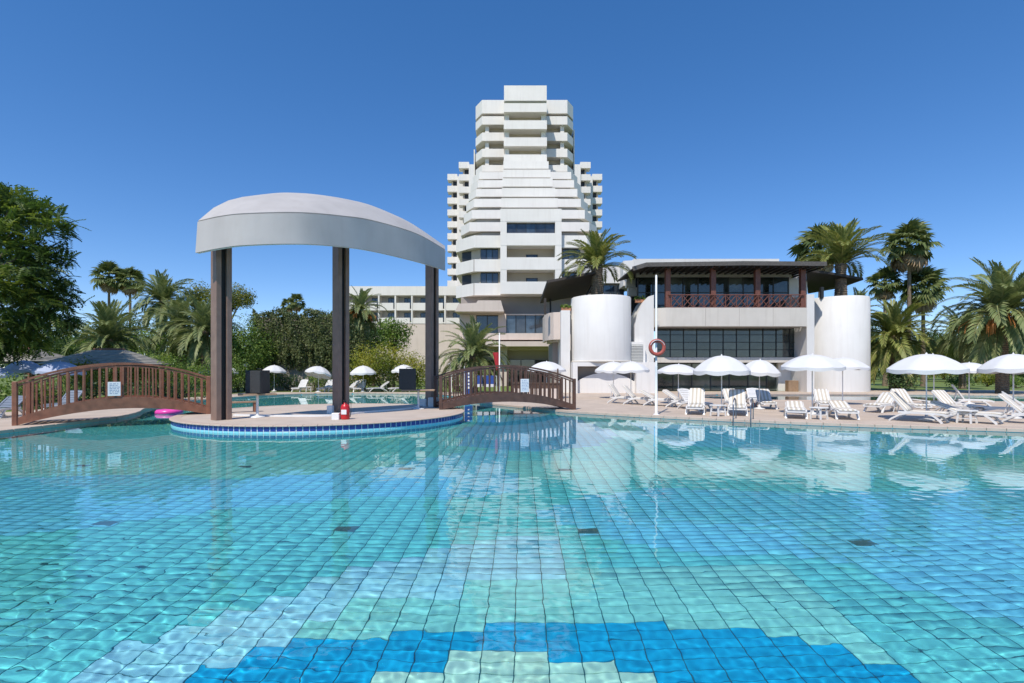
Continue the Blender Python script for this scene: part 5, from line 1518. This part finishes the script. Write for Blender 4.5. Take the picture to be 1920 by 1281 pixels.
def fan_leaf(name, mat, seed, nseg=18, rad=1.0):
    rs_ = np.random.RandomState(seed); V = []; Fc = []; t = []
    def quad(*p):
        i = len(V); V.extend(p); Fc.append((i,i+1,i+2,i+3)); t.append(float(np.clip(rs_.normal(.5,.22),0,1)))
    c = np.array([1.0,0,.2])
    for (y0,z0_,y1,z1_) in ((-.03,0,.03,0),(0,-.02,0,.03)):
        quad(np.array([0,y0,z0_]), np.array([0,y1,z1_]), c+[0,y1*.6,z1_*.6], c+[0,y0*.6,z0_*.6])
    for k in range(nseg):
        a = (-1+2*(k+.5)/nseg)*2.0
        d = np.array([math.cos(a), math.sin(a), 0]); L = rad*(1-.18*abs(a)/2)*rs_.uniform(.9,1.08)
        w = np.array([-math.sin(a), math.cos(a), 0])*rad*.085
        fold = np.array([0,0,.05*(-1)**k])
        tip = c+d*L+np.array([0,0,-.32*L*rs_.uniform(.7,1.4)])
        mid = c+d*L*.6+np.array([0,0,.04])
        quad(c, mid-w+fold, tip, mid+w-fold)
    return fast_mesh(name, np.array(V), np.array(Fc), mat, t)
FANG = [fan_leaf('fan_leaf', LM_FAN, 30+i) for i in range(3)]
FAND = [fan_leaf('dry_leaf', LM_DRY, 40+i) for i in range(2)]
def fan_palm(x, y, zc, rad, label, seed, nl=34, dry=12):
    rr = random.Random(seed)
    e = empty('fan_palm', (x, y, -.02), 0, label=label, cat='palm', group='tall fan palms')
    h = zc
    m = MB(); prof = [(.34,0)]+[(.26-.10*k/14+(.012 if k%2 else 0), h*k/14) for k in range(1,15)]+[(0,h+.2)]
    m.lathe(prof, 10); m.build('trunk', TRUNK, e)
    s = rad/1.75
    for k in range(nl):
        u = (k+.5)/nl; el = R(80-125*u); a = k*2.39996+rr.uniform(-.3,.3)
        q = s*rr.uniform(.85,1.12)
        link('leaf', FANG[k % 3], e, (0,0,h+.2*s*(1-u)), (rr.gauss(0,.3), -el, a), (q,q,q))
    for k in range(dry):
        a = k*2.39996; q = s*rr.uniform(.7,.95)
        link('dry_leaf', FAND[k % 2], e, (0,0,h-.25*s), (rr.gauss(0,.2), R(rr.uniform(50,78)), a), (q,q,q))
fan_palm(-66.9,85,17.2,2.5,'left of the two far fan palms against the sky at left',1)
fan_palm(-63.4,85,16.6,2.2,'right of the two far fan palms against the sky at left',2)
fan_palm(37.3,62,16.2,2.9,'fan palm behind the palm on the right drum',3,38)
fan_palm(48.1,62,16.9,2.8,'tallest fan palm at right, standing clear against the sky',4,40,26)
fan_palm(50.6,63,11.8,2.6,'shorter fan palm right of the tallest one',5,38)
fan_palm(47.0,64.5,12.7,2.0,'fan palm crown just left below the tallest one',6,32)
fan_palm(-40.4,96,14.6,1.7,'tiny far fan palm above the ivy wall, left one',7,30,6)
fan_palm(-42.8,98,14.3,1.4,'tiny far fan palm above the ivy wall, right one',8,30,6)
fan_palm(74.0,80,10.2,1.6,'far dark palm top at the right edge',10,36,4)

# ivy covered wall with hanging strands
def ivy():
    e = empty('ivy_wall', (-20, 49, -.02), 0, label='tall wall fully covered in olive ivy with hanging strands behind the far parasols', cat='ivy wall')
    MB().box(-4.6,5.6,.8,1.4,0,7.1).build('wall', GREYWALL, e)
    rs_ = np.random.RandomState(8)
    C = []; N = []
    n = 17000
    # front mass bulging at the top, thin below
    X = rs_.uniform(-4.9,5.9,n); Zr = rs_.rand(n)**.8
    Z = 7.55*(.28+.72*Zr)+.22*np.sin(X*2.1)+.15*np.sin(X*5)
    bulge = np.where(Z > 4.0, .9+.45*np.sin(X*3.3+Z*1.2)*np.sin(X*1.1), .25)
    Y = .7-bulge*rs_.uniform(.6,1.05,n)+rs_.normal(0,.08,n)
    C.append(np.stack([X,Y,Z],1)); N.append(np.tile([0,-1,.35],(n,1)))
    n2 = 3200; X = rs_.uniform(-4.9,5.9,n2); C.append(np.stack([X, rs_.uniform(-.3,1.9,n2), 7.35+.28*np.sin(X*1.7)+.2*np.sin(X*4.3)+rs_.normal(0,.14,n2)],1)); N.append(np.tile([0,-.2,1],(n2,1)))
    for k in range(70):                              # strands
        x = rs_.uniform(-4.6,5.7); zt_ = rs_.uniform(3.6,5.2); L = rs_.uniform(.8,2.6); y = -.15+rs_.uniform(-.35,.25)
        q = 60; u = rs_.rand(q)
        C.append(np.stack([x+rs_.normal(0,.11,q)*(1.1-u*.6), y+rs_.normal(0,.09,q), zt_-L*u],1)); N.append(np.tile([0,-1,.1],(q,1)))
    for xe in (-4.95, 5.95):
        q = 1600; C.append(np.stack([xe+rs_.normal(0,.15,q), rs_.uniform(-.4,1.6,q), rs_.uniform(.6,7.3,q)],1)); N.append(np.tile([1 if xe > 0 else -1,0,.3],(q,1)))
    C = np.concatenate(C); N = np.concatenate(N).astype(float)
    V, Fc = leaf_quads(C, N, .17, rs_, .7, 1.0)
    link('ivy', fast_mesh('ivy', V, Fc, LM_IVY, clump_tint(C, rs_, 1, 2.6)), e)
ivy()

def bush(cx, cy, rx, ry, h, mat, label, group, seed, dens=13, size=.16, nb=7, cat='shrub', asp=.5, name='shrub'):
    e = empty(name, (cx, cy, -.02), 0, label=label, cat=cat, group=group)
    rr = random.Random(seed); bl = []
    for k in range(nb):
        q = h*rr.uniform(.26,.42)
        bl.append((cx+rr.uniform(-1,1)*max(.05,rx-q*.6), cy+rr.uniform(-1,1)*max(.05,ry-q*.6), rr.uniform(.35,.74)*h, q*1.1, q, q))
    bl.append((cx, cy, h*.42, rx*.85, ry*.8, h*.42))
    m = MB()
    for b in bl[:6]: m.tube([(rr.gauss(0,.1),rr.gauss(0,.1),0), ((b[0]-cx)*.6,(b[1]-cy)*.6,b[2]*.6), (b[0]-cx,b[1]-cy,b[2])], [.05,.035,.015], 5)
    m.build('stem', BARK, e)
    foliage('foliage', mat, bl, dens, size, e, seed, asp, (cx,cy,-.02), .45)
    return e
GS = 'shrubs round the pool'
bush(*at(460,0,47.5).xy, 1.5,1.2, 6.6, LM_BUSH, 'bright green tall shrub directly left of the ivy wall', GS, 21, 13, .2, 12)
bush(*at(718,0,47.3).xy, 2.7,1.3, 4.1, LM_YEL, 'large yellow green shrub right of the slim palm', GS, 22, 20, .17, 16)
bush(*at(775,0,48).xy, 1.6,1.2, 3.9, LM_YEL, 'yellow green shrub behind the right loudspeaker', GS, 23, 18, .17, 10)
bush(*at(680,0,48.5).xy, 1.5,1.1, 3.4, LM_YEL, 'yellow green shrub behind the parasol right of the middle post', GS, 24, 18, .17, 8)
bush(*at(728,0,46.9).xy, .9,.7, 2.5, LM_DARK, 'dark spiky shrub in front of the yellow green ones', GS, 25, 24, .2, 5, asp=.25)
for i, (px_, Y_, h_, lab) in enumerate([(445,46.6,2.0,'low hedge shrub behind the left loudspeaker'),(500,47.6,2.2,'low hedge shrub left of the leftmost far lounger'),(545,47.7,2.0,'low hedge shrub behind the leftmost far loungers'),
     (590,47.5,2.1,'low hedge shrub behind the tilted parasol'),(640,47.6,2.2,'low hedge shrub behind the middle canopy post'),(810,46.8,2.2,'low shrub behind the right canopy post'),(860,47,1.8,'low shrub left of the low hotel palm')]):
    bush(*at(px_,0,Y_).xy, 1.5,.8, h_, LM_BUSH if i % 2 else LM_DARK, lab, 'low shrubs along the far bank', 40+i, 22, .15, 7)
for i, (px_, Y_, rx_, h_, mt, lab) in enumerate([(300,36,3.4,3.3,LM_BUSH,'bright green hedge right of the pavilion roofs'),(350,39,2.4,2.9,LM_BUSH,'green shrub behind the left bridge right half'),(165,31.5,1.5,2.6,LM_YEL,'yellow green shrub between the two pavilion roofs'),
     (250,41,3.5,3.6,LM_DARK,'dark green hedge behind the right pavilion'),(20,24.5,2.2,1.7,LM_BUSH,'low leafy hedge at the left edge below the parasols'),(75,25.5,1.7,1.5,LM_DARK,'low dark hedge behind the left bridge post'),
     (420,43,1.8,2.6,LM_BUSH,'green shrub seen just right of the left canopy post'),(200,28,3.0,1.5,LM_DARK,'low dark hedge seen through the left bridge railing'),(330,33,2.6,1.5,LM_DARK,'low dark hedge seen through the right half of the left bridge')]):
    bush(*at(px_,0,Y_).xy, rx_,1.2, h_, mt, lab, GS, 60+i, 20, .15, 12)
for i, (px_, Y_, rx_, h_, mt, lab) in enumerate([(1780,92,6.0,6.0,LM_YEL,'yellow green shrub behind the largest parasol'),(1830,84,3.8,6.2,LM_DARK,'dark shrub left of the large right palm trunk'),(1690,47.2,1.3,2.1,LM_DARK,'small round dark shrub on the lawn below the bushy palm'),
     (1852,62,1.3,2.0,LM_YEL,'small yellow shrub on the lawn near the large right palm'),(1915,86,5.2,8.0,LM_DARK,'dark tall shrub at the right edge'),(1660,96,4.4,5.0,LM_DARK,'dark shrub just right of the right drum'),(1735,98,6.0,6.2,LM_DARK,'dark shrub mass behind the bushy right palm'),(1803,58,1.4,1.5,LM_BUSH,'low leafy shrub on the lawn between parasol poles'),(1908,56,1.4,1.4,LM_BUSH,'low shrub on the lawn at the right edge')]):
    bush(*at(px_,0,Y_).xy, rx_,1.5, h_, mt, lab, 'shrubs on the right lawn', 80+i, 16, .2, 12)

def tree_at(px_, Y_, top, bot, wpx, n, s, mat, trunk, label, group, seed, dens=9, size=.3, name='tree', flat=1.0):
    p = at(px_, 0, Y_); zt_, zb_ = ZY(top,Y_), ZY(bot,Y_)
    rx = wpx*Y_/F/2
    bl = scatter_blobs(p.x, p.y, (zt_+zb_)/2, max(.2,rx-s*.8), max(.2,rx-s*.8), max(.2,(zt_-zb_)/2-s*.5), n, s, seed)
    return tree(name, p.x, p.y, bl, dens, size, mat, max(1.5, zb_+.3*(zt_-zb_)), trunk, label, group, seed)
GT = 'broad leaved trees behind the far bank'
tree_at(738,58,590,668,76,16,1.3,LM_BUSH,.2,'round green tree in front of the low hotel wing',GT,101)
tree_at(700,62,600,680,80,14,1.4,LM_DARK,.25,'dark tree behind the slim palm with fruit',GT,102)
tree_at(660,66,590,680,90,14,1.5,LM_DARK,.25,'dark tree hidden behind the middle canopy post',GT,103)
tree_at(432,70,532,585,100,18,1.4,LM_PINE,.3,'broad topped pine behind the left canopy post, right part',GT,104,10,.28,'pine_tree')
tree_at(372,72,534,580,70,14,1.3,LM_PINE,.3,'broad topped pine left of the left canopy post',GT,105,10,.28,'pine_tree')
tree_at(430,55,600,690,60,12,1.2,LM_BUSH,.2,'leafy tree between the left post and the bright shrub',GT,106)
tree_at(170,60,600,690,130,18,1.8,LM_DARK,.3,'dark tree behind the bushy palm above the right pavilion',GT,107)
tree_at(250,66,585,690,130,18,1.9,LM_DARK,.3,'dark tree below the two far fan palms',GT,108)
tree_at(330,66,590,690,120,18,1.8,LM_DARK,.3,'dark tree behind the row of bushy palms',GT,109)
tree_at(110,52,610,690,120,14,1.6,LM_DARK,.3,'dark tree behind the left pavilion',GT,110)
tree_at(1640,112,600,690,130,20,3.0,LM_DARK,.3,'dark tree right behind the right drum',GT,111,8,.45)
tree_at(1770,115,610,690,150,22,3.0,LM_DARK,.3,'dark tree behind the lawn, left of the large right palm',GT,112,8,.45)
tree_at(1880,110,600,690,150,22,3.0,LM_DARK,.3,'dark tree behind the large right palm',GT,113,8,.45)
tree_at(1960,100,580,690,130,20,3.0,LM_DARK,.3,'dark tree at the right edge behind the palm',GT,114,8,.45)
# distant wood that closes the horizon
rs_ = np.random.RandomState(77)
bl = []
for k in range(150):
    a = rs_.uniform(-1.25, 1.25); d = rs_.uniform(150, 210)
    x, y = d*math.tan(a)*.9, d
    if abs(x) > 330: continue
    h = rs_.uniform(5, 10)
    bl.append((x, y, h*.55, h*.9, h*.7, h*.55))
foliage('far_wood', LM_DARK, bl, .55, 1.5, None, 78)
setp(bpy.data.objects['far_wood'], 'far belt of dark trees closing the horizon', 'wood', kind='stuff')
for i, (px_, Y_, top, w_, mt, lab) in enumerate([(60,44,620,150,LM_DARK,'dark tree behind the big feathery tree'),(150,47,625,110,LM_BUSH,'green tree above the gap between the pavilions'),(225,50,618,110,LM_DARK,'dark tree behind the right pavilion ridge'),
     (290,52,612,110,LM_BUSH,'green tree between the tall palm and the bushy palms'),(400,52,600,90,LM_DARK,'dark tree hidden behind the left canopy post')]):
    tree_at(px_, Y_, top, 700, w_, 16, 1.3, mt, .25, lab, GT, 140+i, 9, .26)
